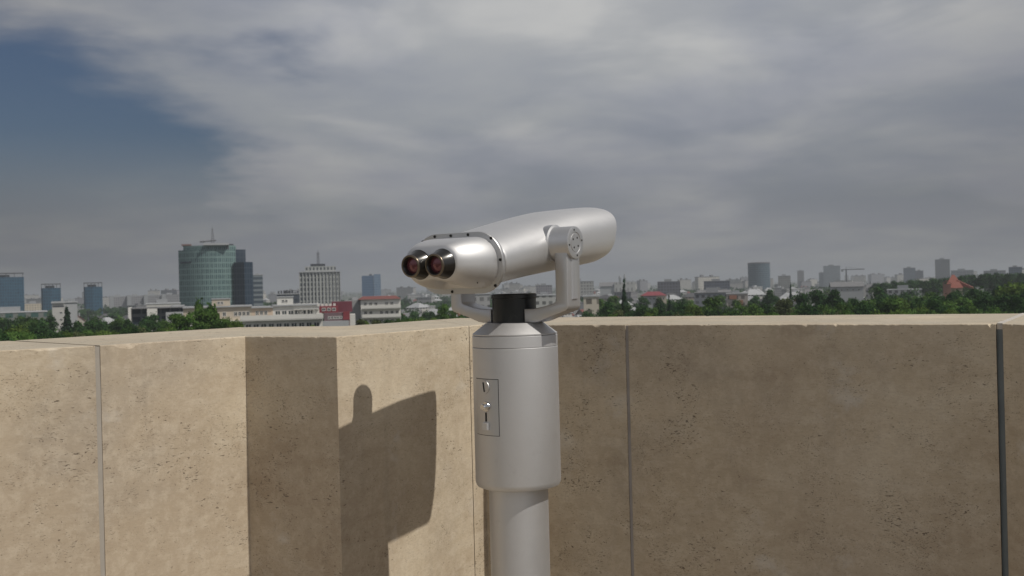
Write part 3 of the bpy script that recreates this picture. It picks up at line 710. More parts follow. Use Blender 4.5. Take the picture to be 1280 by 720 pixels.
# white three-storey with red roof
Yd = 240.
o, w = broot('apartment_house', 'three-storey white house with thin red roof left of the binoculars', 'building', 431, 501, Yd, 0, None, 7)
l6 = lambda px: PX(px, Yd)-PX(466, Yd); z6 = lambda px, py: ztop(px, py, Yd)
h = z6(475, 374)
MB().box(l6(450.5), l6(500), 0, 10, 0, h).obj('wall', WHITE, o)
MB().box(l6(431), l6(450.3), 1.2, 10, 0, h-.1).obj('grey_gable_wall', mat('concrete_grey', (.27, .27, .27), .85, var=.2, vsc=.8), o)
rf = MB(); X_0, X_1 = l6(447), l6(501)
rf.add([(X_0, -.6, h+.003), (X_1, -.6, h+.003), (X_1, 10.5, h+.003), (X_0, 10.5, h+.003), (X_0+1.2, 3.5, h+.75), (X_1-1.2, 3.5, h+.75), (X_1-1.2, 6.5, h+.75), (X_0+1.2, 6.5, h+.75)],
       [(3, 2, 1, 0), (0, 1, 5, 4), (1, 2, 6, 5), (2, 3, 7, 6), (3, 0, 4, 7), (4, 5, 6, 7)]); rf.obj('roof', REDT, o)
for zz in (h-2.15, h-4.3):
    MB().box(l6(452), l6(500), -1.1, -.003, zz-.15, zz).box(l6(452), l6(500), -1.15, -1.05, zz+.003, zz+.75).obj('balcony', WHITE, o)
windows(o, l6(453), l6(499), -.02, [h-1.1, h-3.2, h-5.2], 7, .8, .85, skip=((0, 3), (0, 6), (1, 2)))
MB().box(l6(440), l6(447), 3, 5, h-.097, h+.6).obj('chimney', LGREY, o)
# dark dome-ish technical building
o, w, h = simple_block('technical_building', 'dark jagged-roofed technical building between the tower and the office block', 'building', 346, 374, 368, 560, 14, facade('darkwall', (.07, .08, .10), (.03, .04, .05), 3, 3.3, .6, .5))
tr = MB(); r3 = random.Random(5)
for k in range(8): x = -w*.45+k*w*.12; tr.box(x, x+w*.07, 2, 6, h+.505, h+1+r3.random()*1.6)
tr.obj('roof_units', DGREY, o)
# right side landmarks
Yd = 520.
o, w = broot('villa', 'cream villa with hipped red roof among trees right of the binoculars', 'house', 800, 833, Yd, R(0), None, 7)
h = ztop(816, 369.5, Yd)
wl = MB().box(-w*.48, w*.1, 0, 11, 0, h).obj('grey_wall', LGREY, o)
MB().box(w*.103, w*.48, -.8, 10, 0, h).obj('cream_wall', CREAM, o)
hr = ztop(816, 364.5, Yd); q = w*.5
MB().add([(-q, -1.3, h+.003), (q, -1.3, h+.003), (q, 11.6, h+.003), (-q, 11.6, h+.003), (-q*.45, 5, hr), (q*.45, 5, hr)], [(3, 2, 1, 0), (0, 1, 5, 4), (1, 2, 5), (2, 3, 4, 5), (3, 0, 4)]).obj('roof', mat('crimson_roof', (.20, .045, .055), .7, var=.2, vsc=1), o)
windows(o, -w*.45, w*.08, -.03, [h-1.6, h-4.4], 4, .9, 1.2)
windows(o, w*.14, w*.46, -.83, [h-1.6, h-4.4], 2, .9, 1.2)
# spired church
Yd = 1300.
o, w = broot('church', 'pale church with two thin spires on the skyline right of the binoculars', 'church', 743, 795, Yd, 0, None, 14)
l7 = lambda px: PX(px, Yd)-PX(769, Yd); z7 = lambda px, py: ztop(px, py, Yd)
MB().box(l7(768), l7(794), 0, 22, 0, z7(780, 353)).obj('nave', facade('church_wall', (.42, .42, .41), (.12, .12, .12), 5, 9, .3, .5), o)
m = gable(MB(), l7(750), l7(775), 2, 24, z7(760, 358), z7(760, 353), 1); m.obj('roof', ROOFG, o)
MB().box(l7(750), l7(767.7), 2, 24, 0, z7(760, 358)-.01).obj('aisle', LGREY, o)
for p_, t_ in ((775, 344), (781, 341.5)):
    x = l7(p_); zb = z7(780, 353)
    MB().prism([(x-1.6, 1), (x+1.6, 1), (x+1.6, 4), (x-1.6, 4)], zb+.003, zb+6).lathe([(1.9, zb+6.003), (1.3, zb+8), (.15, z7(780, t_))], 8, cen=(x, 2.5, 0)).obj('spire', GREY, o, smooth=None)
# round tower
Yd = 1700.
o, w = broot('round_tower', 'round blue grey glass tower alone on the right skyline', 'tower', 935.5, 962.5, Yd, 0, None, 16)
h = ztop(949, 329.5, Yd); n = 28; q = w/2
MB().prism([(q*math.cos(2*math.pi*i/n), q*math.sin(2*math.pi*i/n)) for i in range(n)], 0, h).obj('curtain_wall', facade('roundglass', (.09, .13, .16), (.035, .06, .08), 3, 3.6, .7, .6, .1, .2, .9), o)
MB().lathe([(q+.5, h+.003), (q+.5, h+1.2), (q*.85, h+2.2), (q*.5, h+2.6)], 28).obj('roof', STEEL, o)
for spec in (
    ('office_tower', 'slim grey block just right of the round tower', 997, 1005, 338.5, 2600, 18, (.22, .21, .21)),
    ('office_tower', 'broad pale high-rise left of the crane', 1030, 1050, 332.5, 2300, 20, (.26, .29, .32)),
    ('annex_block', 'lower step of the pale high-rise left of the crane', 1024, 1030.5, 341, 2310, 20, (.26, .29, .32)),
    ('office_block', 'grey block between the crane and the tall right tower', 1130, 1144, 335, 2200, 20, (.14, .17, .21)),
    ('office_block', 'lower wing on the right of the grey skyline block', 1144.5, 1154, 338.5, 2210, 20, (.14, .15, .17)),
    ('apartment_tower', 'tallest grey tower above the park trees at right', 1170, 1187, 324.5, 1900, 20, (.23, .24, .25)),
    ('long_block', 'long pale block above the treetops right of the tallest tower', 1190, 1216, 338, 1750, 16, (.30, .31, .33)),
    ('blue_block', 'small blue block at the right picture edge', 1262, 1277, 334, 1500, 16, (.07, .11, .16)),
    ('pale_block', 'pale low block near the right edge behind dark trees', 1231, 1256, 338.5, 1800, 16, (.24, .25, .27)),
    ('office_block', 'small pale block between round tower and slim block', 973, 988, 345, 1500, 16, (.30, .30, .29)),
    ('dark_slab', 'long dark slab left of the round tower', 880, 912, 351.5, 1250, 18, (.10, .11, .14)),
    ('dark_slab', 'dark grey slab behind the red-roofed villa', 822, 850, 352.3, 1100, 18, (.13, .13, .15)),
    ('apartment_block', 'pale block seen under the hinge between yoke and body', 670, 690, 357, 1400, 18, (.24, .23, .25)),
    ('flat_roofed_block', 'low white-topped block seen through the yoke', 667, 694, 369.5, 480, 14, (.44, .44, .42)),
    ('flat_roofed_block', 'grey flat block seen between the left yoke arm and neck', 578, 612, 368, 420, 14, (.36, .36, .36)),
    ('apartment_block', 'cream block just right of the yoke arm', 729, 748, 371, 300, 10, (.55, .50, .42)),
    ('flat_roofed_block', 'white low building left of the church treetops', 700, 742, 352, 1100, 18, (.36, .36, .35)),
    ('grey_hall', 'large grey sheet-roofed hall among trees left of the orange building', 868, 915, 366.5, 560, 30, (.20, .21, .23)),
    ('flat_roofed_house', 'small pale flat-roofed house with orange wall patches right of the grey hall', 908, 934, 367.5, 500, 12, (.36, .33, .30)),
    ('warehouse', 'white flat-roofed house left of the orange walls', 1110, 1150, 362.5, 560, 14, (.48, .48, .48)),
    ('low_house', 'pale low house under the crane', 1067, 1082, 356.5, 620, 14, (.46, .45, .43)),
):
    nm, lab, a, c, t, Yd, dp, col = spec
    simple_block(nm, lab, 'building', a, c, t, Yd, dp, facade(nm+'_facade', col, tuple(x*.28 for x in col), 3.2, 3.3, .55, .5, .2, .4, .7), ROOFG if col[0] < .3 else ROOFW)
o = [x_ for x_ in bpy.data.objects if x_.name.startswith('flat_roofed_house')][0]
ORG = mat('dull_orange_render', (.30, .14, .09), .85, var=.2)
for (a, c, t, bt) in ((911.5, 920.5, 369, 374), (917, 928, 375.5, 382)):
    MB().box(PX(a, 500)-o.location.x, PX(c, 500)-o.location.x, -.4, -.003, ztop(917, bt, 500), ztop(917, t, 500)).obj('orange_wall', ORG, o)
# long grey gabled roofs right-centre
for (a, c, t, Yd, lab) in ((1040, 1078, 353, 560, 'long house with pale striped gable roof under the crane'), (872, 912, 363, 600, 'grey gabled roof rising behind the grey hall')):
    o, w = broot('long_roofed_house', lab, 'house', a, c, Yd, R(-14), None, 8)
    h = ztop((a+c)/2, t, Yd)
    MB().box(-w/2, w/2, 0, 12, 0, h-2.6).obj('wall', LGREY, o)
    gable(MB(), -w/2, w/2, 0, 12, h-2.59, h, .5).obj('roof', ROOFG, o)
    windows(o, -w*.45, w*.45, -.03, [h-4.2], 5, 1.0, 1.1)
# brick-red steep roof in the park
Yd = 430.
o, w = broot('red_roofed_hall', 'steep orange-red pyramid roof rising out of the park trees', 'building', 1176, 1214, Yd, 0, None, 9)
g0 = gz(PX(1195, Yd), Yd); o.location.z = 0
l8 = lambda px: PX(px, Yd)-PX(1195, Yd); z8 = lambda px, py: ztop(px, py, Yd)
zt8 = z8(1192, 343.5); ze = z8(1192, 357)
MB().add([(l8(1181), -3, ze-1), (l8(1203), -3, ze-1), (l8(1204), 9, ze-1), (l8(1182), 9, ze-1), (l8(1190.5), 3, zt8), (l8(1193.5), 3, zt8)], [(3, 2, 1, 0), (0, 1, 5, 4), (1, 2, 5), (2, 3, 4, 5), (3, 0, 4)]).obj('pyramid_roof', BRICKT, o)
MB().add([(l8(1196), 0, z8(1196, 350)), (l8(1197), 8, z8(1196, 350)), (l8(1215), 9, z8(1214, 359)), (l8(1214), -1, z8(1214, 359)), (l8(1196), 0, z8(1196, 356)), (l8(1197), 8, z8(1196, 356)), (l8(1215), 9, z8(1214, 361)), (l8(1214), -1, z8(1214, 361))],
         [(0, 3, 2, 1), (4, 5, 6, 7), (0, 4, 7, 3), (2, 6, 5, 1), (3, 7, 6, 2), (1, 5, 4, 0)]).obj('side_roof', BRICKT, o)
wb = MB().box(l8(1182.5), l8(1202), -1.5, 8, 0, ze-1.003); wb.obj('wall', CREAM, o)
MB().prism([(l8(1180), -4.4), (l8(1189), -4.4), (l8(1189), -1.6), (l8(1180), -1.6)], 0, z8(1184, 355)).obj('gabled_porch', mat('salmon_wall', (.28, .15, .115), .8, var=.1), o)
gable(MB(), l8(1180), l8(1189), -4.4, -1.6, z8(1184, 355)+.003, z8(1184, 351), .3, axis='y').obj('porch_roof', BRICKT, o)
# crane
Yd = 1500.
o, w = broot('tower_crane', 'thin tower crane on the skyline right of the pale high-rise', 'crane', 1056, 1060, Yd, 0, None, 4)
zj = ztop(1058, 337.5, Yd); cw = PX(1, Yd)-PX(0, Yd)
MB().box(-1.0, 1.0, -1, 1, 0, zj).obj('mast', STEEL, o)
MB().box(-7, 26, -.6, .6, zj+.003, zj+1.3).obj('jib', STEEL, o)
MB().tube((0, 0, zj+1.3), (0, 0, zj+5), .5, .2, 6).tube((0, 0, zj+5), (20, 0, zj+1.3), .15, n=4).obj('top_tower', STEEL, o)
MB().box(-7, -4, -1, 1, zj-2.5, zj-.003).obj('counterweight', GREY, o)
# light mast
Yd = 330.
x, y, z = wsh(86.5, 405, Yd)
o = empty('light_mast', (x, y, 0)); tag(o, 'thin pale lamp mast in front of the dark conifer at left', 'lamp post')
MB().tube((0, 0, 0), (0, 0, z), .22, .14, 8).obj('pole', LGREY, o)
MB().box(-1.2, 1.2, -.25, .25, z+.003, z+.35).obj('lamp_head', LGREY, o)

# ------------------------------------------------------------------ trees
def leaf_material(name, c0, c1):
    m = bpy.data.materials.new(name); m.use_nodes = True; q = NB(m.node_tree); L = m.node_tree.links
    nds = m.node_tree.nodes; out = nds['Material Output']; nds.remove(nds['Principled BSDF'])
    t = q.n('ShaderNodeTexCoord'); oi = q.n('ShaderNodeObjectInfo')
    f = q.noise(t.outputs['Object'], .55, 4, .65)
    c = q.mix(q.sm(f, .36, .64), (*c0, 1), (*c1, 1))
    rv = q.m('ADD', .85, q.m('MULTIPLY', oi.outputs['Random'], .75))
    c = q.mix(1., c, q.xyz(rv, rv, q.m('MULTIPLY', rv, .9)), 'MULTIPLY')
    df = q.n('ShaderNodeBsdfDiffuse'); tr_ = q.n('ShaderNodeBsdfTranslucent'); mx_ = q.n('ShaderNodeMixShader')
    L.new(c, df.inputs[0]); L.new(c, tr_.inputs[0]); mx_.inputs[0].default_value = .25
    L.new(df.outputs[0], mx_.inputs[1]); L.new(tr_.outputs[0], mx_.inputs[2]); L.new(mx_.outputs[0], out.inputs[0])
    return m
LEAF = [leaf_material('leaf_dark', (.020, .047, .020), (.044, .088, .030)),
        leaf_material('leaf_mid', (.038, .082, .022), (.080, .138, .038)),
        leaf_material('leaf_light', (.055, .098, .024), (.110, .160, .042)),
        leaf_material('leaf_conifer', (.014, .030, .020), (.026, .048, .028)),
        leaf_material('leaf_olive', (.055, .075, .035), (.105, .120, .060))]
BARK = mat('bark', (.09, .065, .045), .9, var=.3, vsc=2)
def crown_mesh(seed, kind, leafmat, n=2600):
    """crown for a tree 10 m tall, ~8 m wide: leaf-clump faces through uneven lobes"""
    g = np.random.default_rng(seed); P = []; Nn = []; Sz = []
    if kind in ('broad', 'tall', 'bush'):
        lobes = []
        nl = {'broad': 17, 'tall': 15, 'bush': 10}[kind]
        for k in range(nl):
            if kind == 'broad':
                a = g.uniform(0, 6.28); rr = g.uniform(.3, 2.8); z = g.uniform(3.2, 8.3); rr *= math.sqrt(max(.1, 1-((z-5.3)/4.2)**2)); r = g.uniform(1.0, 1.9)
            elif kind == 'tall':
                a = g.uniform(0, 6.28); z = g.uniform(2.4, 9.0); rr = g.uniform(0, 1.7)*(1-(z/10.5)**3); r = g.uniform(.8, 1.35)*(1-.35*(z/10)**2)
            else:
                a = g.uniform(0, 6.28); z = g.uniform(2, 7.4); rr = g.uniform(0, 3.2)*(1-(z/11)**2); r = g.uniform(1.3, 2.4)
            lobes.append((rr*math.cos(a), rr*math.sin(a), z, r, r*g.uniform(.7, 1.0)))
        for k in range(n):
            lx_, ly, lz, r, rz = lobes[g.integers(nl)]
            v = g.normal(size=3); v /= np.linalg.norm(v)
            if v[2] < -.35: v[2] *= -.6
            q = g.uniform(.62, 1.12) if g.random() < .9 else g.uniform(1.1, 1.35)
            P.append((lx_+v[0]*r*q, ly+v[1]*r*q, lz+v[2]*rz*q)); Nn.append(v+g.normal(size=3)*.55); Sz.append(g.uniform(.13, .34))
    else:
        for k in range(n):
            z = 10*(1-math.sqrt(g.uniform(0, 1))*.92); tier = (z*1.35) % 1.0
            rm = (10-z)*.27*(.55+.55*(1-tier))+.08; a = g.uniform(0, 6.28); r = rm*math.sqrt(g.uniform(.25, 1.05))
            P.append((r*math.cos(a), r*math.sin(a), z-.2*r)); Nn.append(np.array((math.cos(a), math.sin(a), .8))+g.normal(size=3)*.5); Sz.append(g.uniform(.12, .30))
    m = MB()
    for p, v, s_ in zip(P, Nn, Sz):
        v = Vector(v).normalized(); a = v.orthogonal().normalized(); c = v.cross(a); p = Vector(p)
        th = g.uniform(0, 6.28); a2 = a*math.cos(th)+c*math.sin(th); c2 = v.cross(a2)
        m.add([p-a2*s_-c2*s_*.5, p+c2*s_*-.7+a2*s_*.3, p+a2*s_+c2*s_*.3, p+c2*s_*.8, p-a2*s_*.7+c2*s_*.5], [(0, 1, 2, 3, 4)])
    return m.mesh('crown', leafmat)
def trunk_mesh(kind):
    m = MB(); hh = {'broad': 6.5, 'tall': 8.5, 'bush': 5.5, 'conifer': 9.7}[kind]
    m.tube((0, 0, -1), (0.1, .05, hh*.5), .32, .22, 8).tube((0.1, .05, hh*.5), (0, 0, hh), .22, .05, 7)
    if kind != 'conifer':
        for k in range(5):
            a = k*1.3; m.tube((0, 0, 2.2+.6*k), (2.0*math.cos(a), 2.0*math.sin(a), 4.2+.7*k), .13, .03, 6)
    return m.mesh('trunk', BARK)
TK = {k: trunk_mesh(k) for k in ('broad', 'tall', 'bush', 'conifer')}
CR = {}
for kind, n in (('broad', 2600), ('tall', 2200), ('bush', 2600), ('conifer', 2200)):
    for li in ([3] if kind == 'conifer' else [0, 1, 2, 4]):
        for sd in range(2 if kind == 'conifer' else 2): CR[(kind, li, sd)] = crown_mesh(11+sd*7+li*3+len(kind), kind, LEAF[li], n)
def tree(kind, li, x, y, h, w, label, group=None, sd=None, base=None):
    sd = rnd.randrange(2) if sd is None else sd
    z = gz(x, y) if base is None else base
    nm = {'broad': 'broadleaf_tree', 'tall': 'poplar_tree', 'bush': 'bushy_tree', 'conifer': 'conifer_tree'}[kind]
    o = empty(nm, (x, y, z), rnd.uniform(0, 6.28)); tag(o, label, 'tree', group)
    w *= {'broad': 1.12, 'bush': 1.12, 'tall': 1.35, 'conifer': 1.7}[kind]
    sx = w/(8.2 if kind == 'broad' else 5.0 if kind == 'tall' else 8.8 if kind == 'bush' else 5.2); sz = h/(10.0 if kind in ('conifer', 'tall') else 9.8)
    cz_ = sz; dz_ = 0
    if kind in ('broad', 'bush') and sx*1.2 < sz: cz_ = sx*1.2; dz_ = h-cz_*9.8
    inst('crown', CR[(kind, li, sd)], o, (0, 0, dz_), sc=(sx, sx, cz_)); inst('trunk', TK[kind], o, sc=(min(sx, 1.6), min(sx, 1.6), sz*.95 if kind == 'conifer' else sz))
    return o
def ptree(kind, li, px, py, wpx, Yd, label, group=None):
    x = PX(px, Yd); zt_ = PZ(px, py, Yd); return tree(kind, li, x, Yd, max(3, zt_-gz(x, Yd)), wpx/F*Yd, label, group)
named = [
 ('bush', 0, 8, 398, 60, 210, 'dark green bushy tree at the left picture edge'),
 ('bush', 2, 17, 402, 48, 180, 'lighter green bushy tree low at the left edge'),
 ('broad', 0, 48, 398, 44, 230, 'dark rounded tree left of the narrow white block'),
 ('bush', 2, 52, 408, 42, 170, 'yellow-green bush just above the parapet left of the lamp mast'),
 ('bush', 1, 72, 413, 26, 175, 'low green bush left of the lamp mast foot'),
 ('conifer', 3, 83, 381, 24, 300, 'dark pointed conifer before the narrow white block'),
 ('broad', 0, 97, 402, 22, 280, 'small dark tree right of the lamp mast'),
 ('broad', 0, 115, 396, 32, 290, 'round dark tree in front of pale low houses'),
 ('bush', 1, 106, 413, 40, 200, 'low green bush between the lamp mast and the round dark tree'),
 ('broad', 0, 143, 401, 20, 280, 'small dark round tree left of the box-framed building'),
 ('bush', 1, 157, 402, 36, 200, 'mid green bush below the white box frame'),
 ('bush', 1, 178, 405, 22, 190, 'small green bush at the foot of the box-framed building'),
 ('broad', 0, 186, 390, 22, 280, 'dark tree standing inside the white box frame'),
 ('bush', 4, 203, 408, 24, 170, 'pale olive bush beside the tree clump on the parapet line'),
 ('broad', 1, 220, 390, 28, 180, 'small leafy tree at the left of the poplar clump'),
 ('broad', 1, 236, 387, 28, 180, 'leafy tree second from left in the poplar clump'),
 ('tall', 1, 249.5, 366, 20, 185, 'tallest slim poplar in front of the green tower'),
 ('tall', 1, 268, 372, 24, 185, 'shorter pointed poplar right of the tallest slim one'),
 ('broad', 1, 258, 384, 38, 175, 'green tree filling the middle of the poplar clump'),
 ('bush', 1, 279, 391, 28, 175, 'green bush right of the shorter poplar'),
 ('bush', 2, 292, 397, 26, 170, 'light green bush at the right end of the poplar clump'),
 ('bush', 2, 389, 405, 9, 120, 'tiny green shrub before the white apartment block'),
 ('bush', 1, 338, 407, 5, 125, 'tiny dark shrub on the white apartment terrace'),
 ('bush', 2, 487, 396, 16, 200, 'light green tree at the right corner of the red-roofed white house'),
 ('bush', 1, 499, 394, 20, 190, 'green bush right of the red-roofed white house'),
 ('bush', 2, 516, 397, 20, 185, 'light green bush under the eyepieces'),
 ('tall', 1, 532, 393, 8, 190, 'small slim tree under the eyepieces'),
 ('broad', 1, 553, 378, 20, 230, 'green tree just left of the left yoke arm'),
 ('bush', 1, 571, 391, 32, 190, 'green bush under the left yoke arm'),
 ('bush', 1, 722, 392, 26, 170, 'green bush under the right yoke arm'),
 ('conifer', 3, 780, 350, 18, 270, 'tall dark pointed conifer right of the binoculars'),
 ('broad', 0, 759, 376, 30, 260, 'dark rounded tree left of the tall right conifer'),
 ('broad', 0, 780, 379, 28, 262, 'dark tree at the foot of the tall right conifer'),
 ('bush', 4, 771, 384, 22, 215, 'olive green bush below the tall right conifer'),
 ('conifer', 3, 836, 370, 13, 280, 'small dark conifer right of the red-roofed villa'),
 ('bush', 2, 812, 388, 24, 165, 'light rounded bush on the parapet line below the villa'),
 ('broad', 0, 800, 380, 24, 240, 'dark tree below the villa on its left'),
 ('broad', 0, 849, 377, 34, 240, 'dark spreading tree right of the small conifer'),
 ('broad', 1, 889, 369, 34, 250, 'mid green tree in front of the grey hall'),
 ('broad', 2, 868, 380, 30, 210, 'light green tree left below the grey hall'),
 ('bush', 1, 912, 384, 34, 200, 'green bush below the orange walls'),
 ('broad', 4, 978, 371, 34, 240, 'olive tree with pale leaves left of the dense dark trees'),
 ('broad', 1, 944, 377, 30, 230, 'mid green tree right of the orange walls'),
 ('broad', 0, 962, 361, 20, 420, 'dark round tree below the round tower'),
 ('conifer', 3, 988, 352, 8, 420, 'slim dark conifer near the small pale skyline block'),
 ('broad', 0, 1000, 363, 28, 290, 'dark tree at the left of the dense dark group'),
 ('broad', 0, 1020, 358, 32, 280, 'large dark tree in the dense group below the high-rise'),
 ('broad', 0, 1042, 361, 32, 270, 'dark tree right of the largest in the dense group'),
 ('bush', 1, 1030, 376, 30, 215, 'green bush low in front of the dense dark group'),
 ('broad', 0, 1066, 372, 32, 260, 'dark tree below the pale striped roof'),
 ('broad', 0, 1099, 357, 28, 330, 'dark round tree between the pale striped roof and the white house'),
 ('broad', 1, 1083, 374, 30, 240, 'green tree under the low white house'),
 ('broad', 2, 1128, 371, 40, 230, 'bright yellow-green tree below the white house'),
 ('bush', 2, 1150, 380, 36, 200, 'bright green bush on the parapet line left of the park'),
 ('bush', 1, 1110, 385, 36, 190, 'green bush on the parapet line below the yellow-green tree'),
 ('broad', 0, 1165, 364, 34, 270, 'dark tree left below the orange-red pyramid roof'),
 ('broad', 0, 1192, 362, 34, 260, 'dark tree directly below the orange-red pyramid roof'),
 ('broad', 1, 1182, 374, 34, 220, 'green tree in the park below the dark ones'),
 ('broad', 0, 1222, 356, 42, 280, 'dark tree right of the orange-red roof'),
 ('broad', 2, 1262, 351, 48, 260, 'sunlit yellow-green crown near the right picture edge'),
 ('broad', 0, 1252, 366, 46, 220, 'very dark tree below the sunlit crown at right'),
 ('broad', 1, 1215, 376, 40, 205, 'green tree low in the park canopy'),
 ('bush', 1, 1268, 385, 42, 180, 'green bush at the right end of the parapet'),
 ('broad', 0, 1290, 352, 40, 240, 'dark tree cut by the right picture edge'),
]
for t in named: ptree(*t)
ORD = 'first second third fourth fifth sixth seventh eighth ninth tenth eleventh twelfth thirteenth fourteenth fifteenth sixteenth seventeenth eighteenth nineteenth twentieth'.split()
ORD += ['twenty-'+w_ for w_ in ORD[:9]]
def fill(px0, px1, tops, Y0, Y1, n, kinds, wpx, label, group, jit=4):
    for k in range(n):
        px_ = px0+(px1-px0)*(k+rnd.random())/n
        t = tops[0]+(tops[1]-tops[0])*(px_-px0)/(px1-px0)+rnd.uniform(-.5, 1)*jit
        kd, li = rnd.choice(kinds); ptree(kd, li, px_, t, rnd.uniform(*wpx), rnd.uniform(Y0, Y1), label+', %s from left' % ORD[k], group)
D = [('broad', 0), ('broad', 0), ('broad', 1), ('bush', 0), ('bush', 1)]; Mx = [('broad', 0), ('broad', 1), ('bush', 1), ('bush', 2), ('broad', 4)]
fill(730, 990, (391, 388), 150, 190, 18, Mx, (22, 36), 'low bushy tree in the strip just above the right parapet', 'low trees along the right parapet', 2)
fill(990, 1290, (388, 380), 150, 190, 18, Mx, (26, 42), 'low leafy tree in the strip under the park canopy', 'low trees under the park canopy', 2)
fill(985, 1290, (377, 364), 200, 260, 26, D, (30, 46), 'dark leafy tree inside the dense right canopy', 'trees of the dense right canopy', 3)
fill(1100, 1290, (369, 352), 300, 380, 14, D, (26, 40), 'dark tree in the upper part of the park canopy', 'upper park canopy', 4)
fill(1090, 1172, (353, 347), 560, 720, 14, [('broad', 0)], (14, 22), 'distant dark tree on the wooded park ridge left of the orange roof', 'trees on the park ridge left part', 1.5)
fill(1200, 1290, (343.5, 338), 520, 700, 14, [('broad', 0)], (16, 26), 'distant dark tree on the wooded park ridge right of the orange roof', 'trees on the park ridge right part', 1.5)
fill(1165, 1205, (347.5, 346), 600, 720, 7, [('broad', 0)], (14, 22), 'distant dark tree on the ridge behind the orange roof', 'trees behind the orange roof', 1)
fill(-10, 75, (412, 413), 150, 190, 10, D, (24, 38), 'low dark tree hugging the parapet at far left', 'low trees at far left', 3)
fill(75, 235, (413, 405), 150, 190, 15, Mx, (20, 30), 'low green tree above the left parapet before the pale houses', 'low trees above the left parapet', 2)
fill(735, 985, (382, 376), 220, 330, 20, D, (24, 36), 'dark leafy tree in the belt below the villa and grey hall', 'tree belt below the villa', 3)
fill(480, 600, (389, 386), 300, 430, 9, D, (14, 24), 'mid distance tree among roofs below the eyepieces', 'trees among roofs below the eyepieces', 4)
fill(735, 985, (371, 367), 400, 540, 14, D, (14, 24), 'mid distance dark tree between the roofs right of the yoke', 'trees between roofs right of the yoke', 5)
fill(90, 232, (398, 393), 240, 300, 9, D, (18, 28), 'dark tree behind the low strip and before pale houses at left', 'second row of trees at left', 4)
fill(440, 600, (399, 393), 150, 185, 12, Mx, (12, 22), 'low bush in the strip under the eyepieces', 'low bushes under the eyepieces', 1.5)
fill(-10, 64, (394, 393), 300, 420, 8, D, (20, 34), 'dark tree in front of the long low hall', 'trees before the long low hall', 2)

# ------------------------------------------------------------------ scattered houses and town trees
def zone(px):
    for lim, s_ in ((130, 'near the blue glass towers at far left'), (226, 'left of the green glass tower'), (330, 'around the green glass tower foot'), (440, 'around the office block with the mast'), (505, 'near the lone blue tower'),
                    (560, 'under the eyepieces'), (700, 'seen below the binocular body'), (800, 'around the spired church'), (880, 'around the red-roofed villa'),
                    (1000, 'around the round tower'), (1110, 'around the crane')):
        if px < lim: return s_
    return 'above the park trees at right'
def house_proto(kind, wallc, roofm):
    wm = facade('house_wall_'+kind, wallc, (.07, .07, .075), 2.6, 2.9, .42, .46, .15, .3, .4)
    if kind.startswith('gable'):
        wmsh = MB().prism([(-5, 0), (5, 0), (5, 8), (-5, 8)], 0, 6.5)
        wmsh.add([(-5, 0, 6.5), (-5, 8, 6.5), (-5, 4, 9)], [(0, 2, 1)]); wmsh.add([(5, 0, 6.5), (5, 8, 6.5), (5, 4, 9)], [(0, 1, 2)])
        rf_ = gable(MB(), -5, 5, 0, 8, 6.3, 9.1, .5)
    elif kind.startswith('hip'):
        wmsh = MB().prism([(-6, 0), (6, 0), (6, 10), (-6, 10)], 0, 8)
        rf_ = MB().add([(-6.5, -.5, 8), (6.5, -.5, 8), (6.5, 10.5, 8), (-6.5, 10.5, 8), (-2, 5, 11), (2, 5, 11)], [(3, 2, 1, 0), (0, 1, 5, 4), (1, 2, 5), (2, 3, 4, 5), (3, 0, 4)])
    else:
        wmsh = MB().prism([(-9, 0), (9, 0), (9, 11), (-9, 11)], 0, 12)
        rf_ = MB().box(-9.3, 9.3, -.3, 11.3, 12.003, 12.5).box(-3, 1, 3, 7, 12.5, 14.2)
    return wmsh.mesh('wall', wm), rf_.mesh('roof', roofm), MB().box(2, 2.8, 5.5, 6.3, 8, 11).mesh('chimney', GREY)
HP = [('gabled house with red roof', house_proto('gable_a', (.38, .35, .31), REDT), 'house'),
      ('gabled white house with grey roof', house_proto('gable_b', (.43, .43, .42), ROOFG), 'house'),
      ('white hip-roofed house', house_proto('hip_a', (.44, .43, .41), LGREY), 'house'),
      ('beige hip-roofed house with dark roof', house_proto('hip_b', (.33, .28, .23), ROOFD), 'house'),
      ('flat-roofed pale block', house_proto('flat_a', (.35, .35, .35), ROOFW), 'block'),
      ('flat-roofed grey block', house_proto('flat_b', (.22, .22, .23), ROOFG), 'block')]
def free(x, y, r):
    return all(abs(x-a) > rw+r or abs(y-c) > rd+r for a, c, rw, rd in placed)
def far_house(px, Yd):
    x = PX(px, Yd); 
    if not free(x, Yd, 7): return False
    i = rnd.choices(range(6), (1.3, 2, 3, 2, 3.2, 1.6))[0]; lab, (wmh, rmh, cmh), cat = HP[i]
    nm = {'house': 'town_house', 'block': 'town_block'}[cat]; zn = zone(px); far = 'close' if Yd < 900 else 'distant'
    o = empty(nm, (x, Yd, gz(x, Yd)), rnd.choice((0, .2, -.3, .5, 1.57, 1.2, -.7)))
    tag(o, '%s %s %s' % (far, lab.replace(' with dark roof', '').replace('gabled house with red roof', 'red-roofed gabled house').replace('gabled white house with grey roof', 'grey-roofed white house'), zn), cat, '%s %ss %s' % (far, lab, zn))
    s_ = rnd.uniform(.8, 1.25); sz = rnd.uniform(.8, 1.25)
    if cat == 'block' and Yd < 1000: s_ *= .62; sz *= .62
    inst('wall', wmh, o, sc=(s_*rnd.uniform(.9, 1.4), s_, sz)); inst('roof', rmh, o, sc=(o.children[0].scale.x if False else s_, s_, sz))
    o.children[1].scale.x = o.children[0].scale.x
    if cat == 'house' and Yd < 900: inst('chimney', cmh, o, sc=(1, 1, sz))
    placed.append((x, Yd+4, 8, 7)); return True
cnt = 0
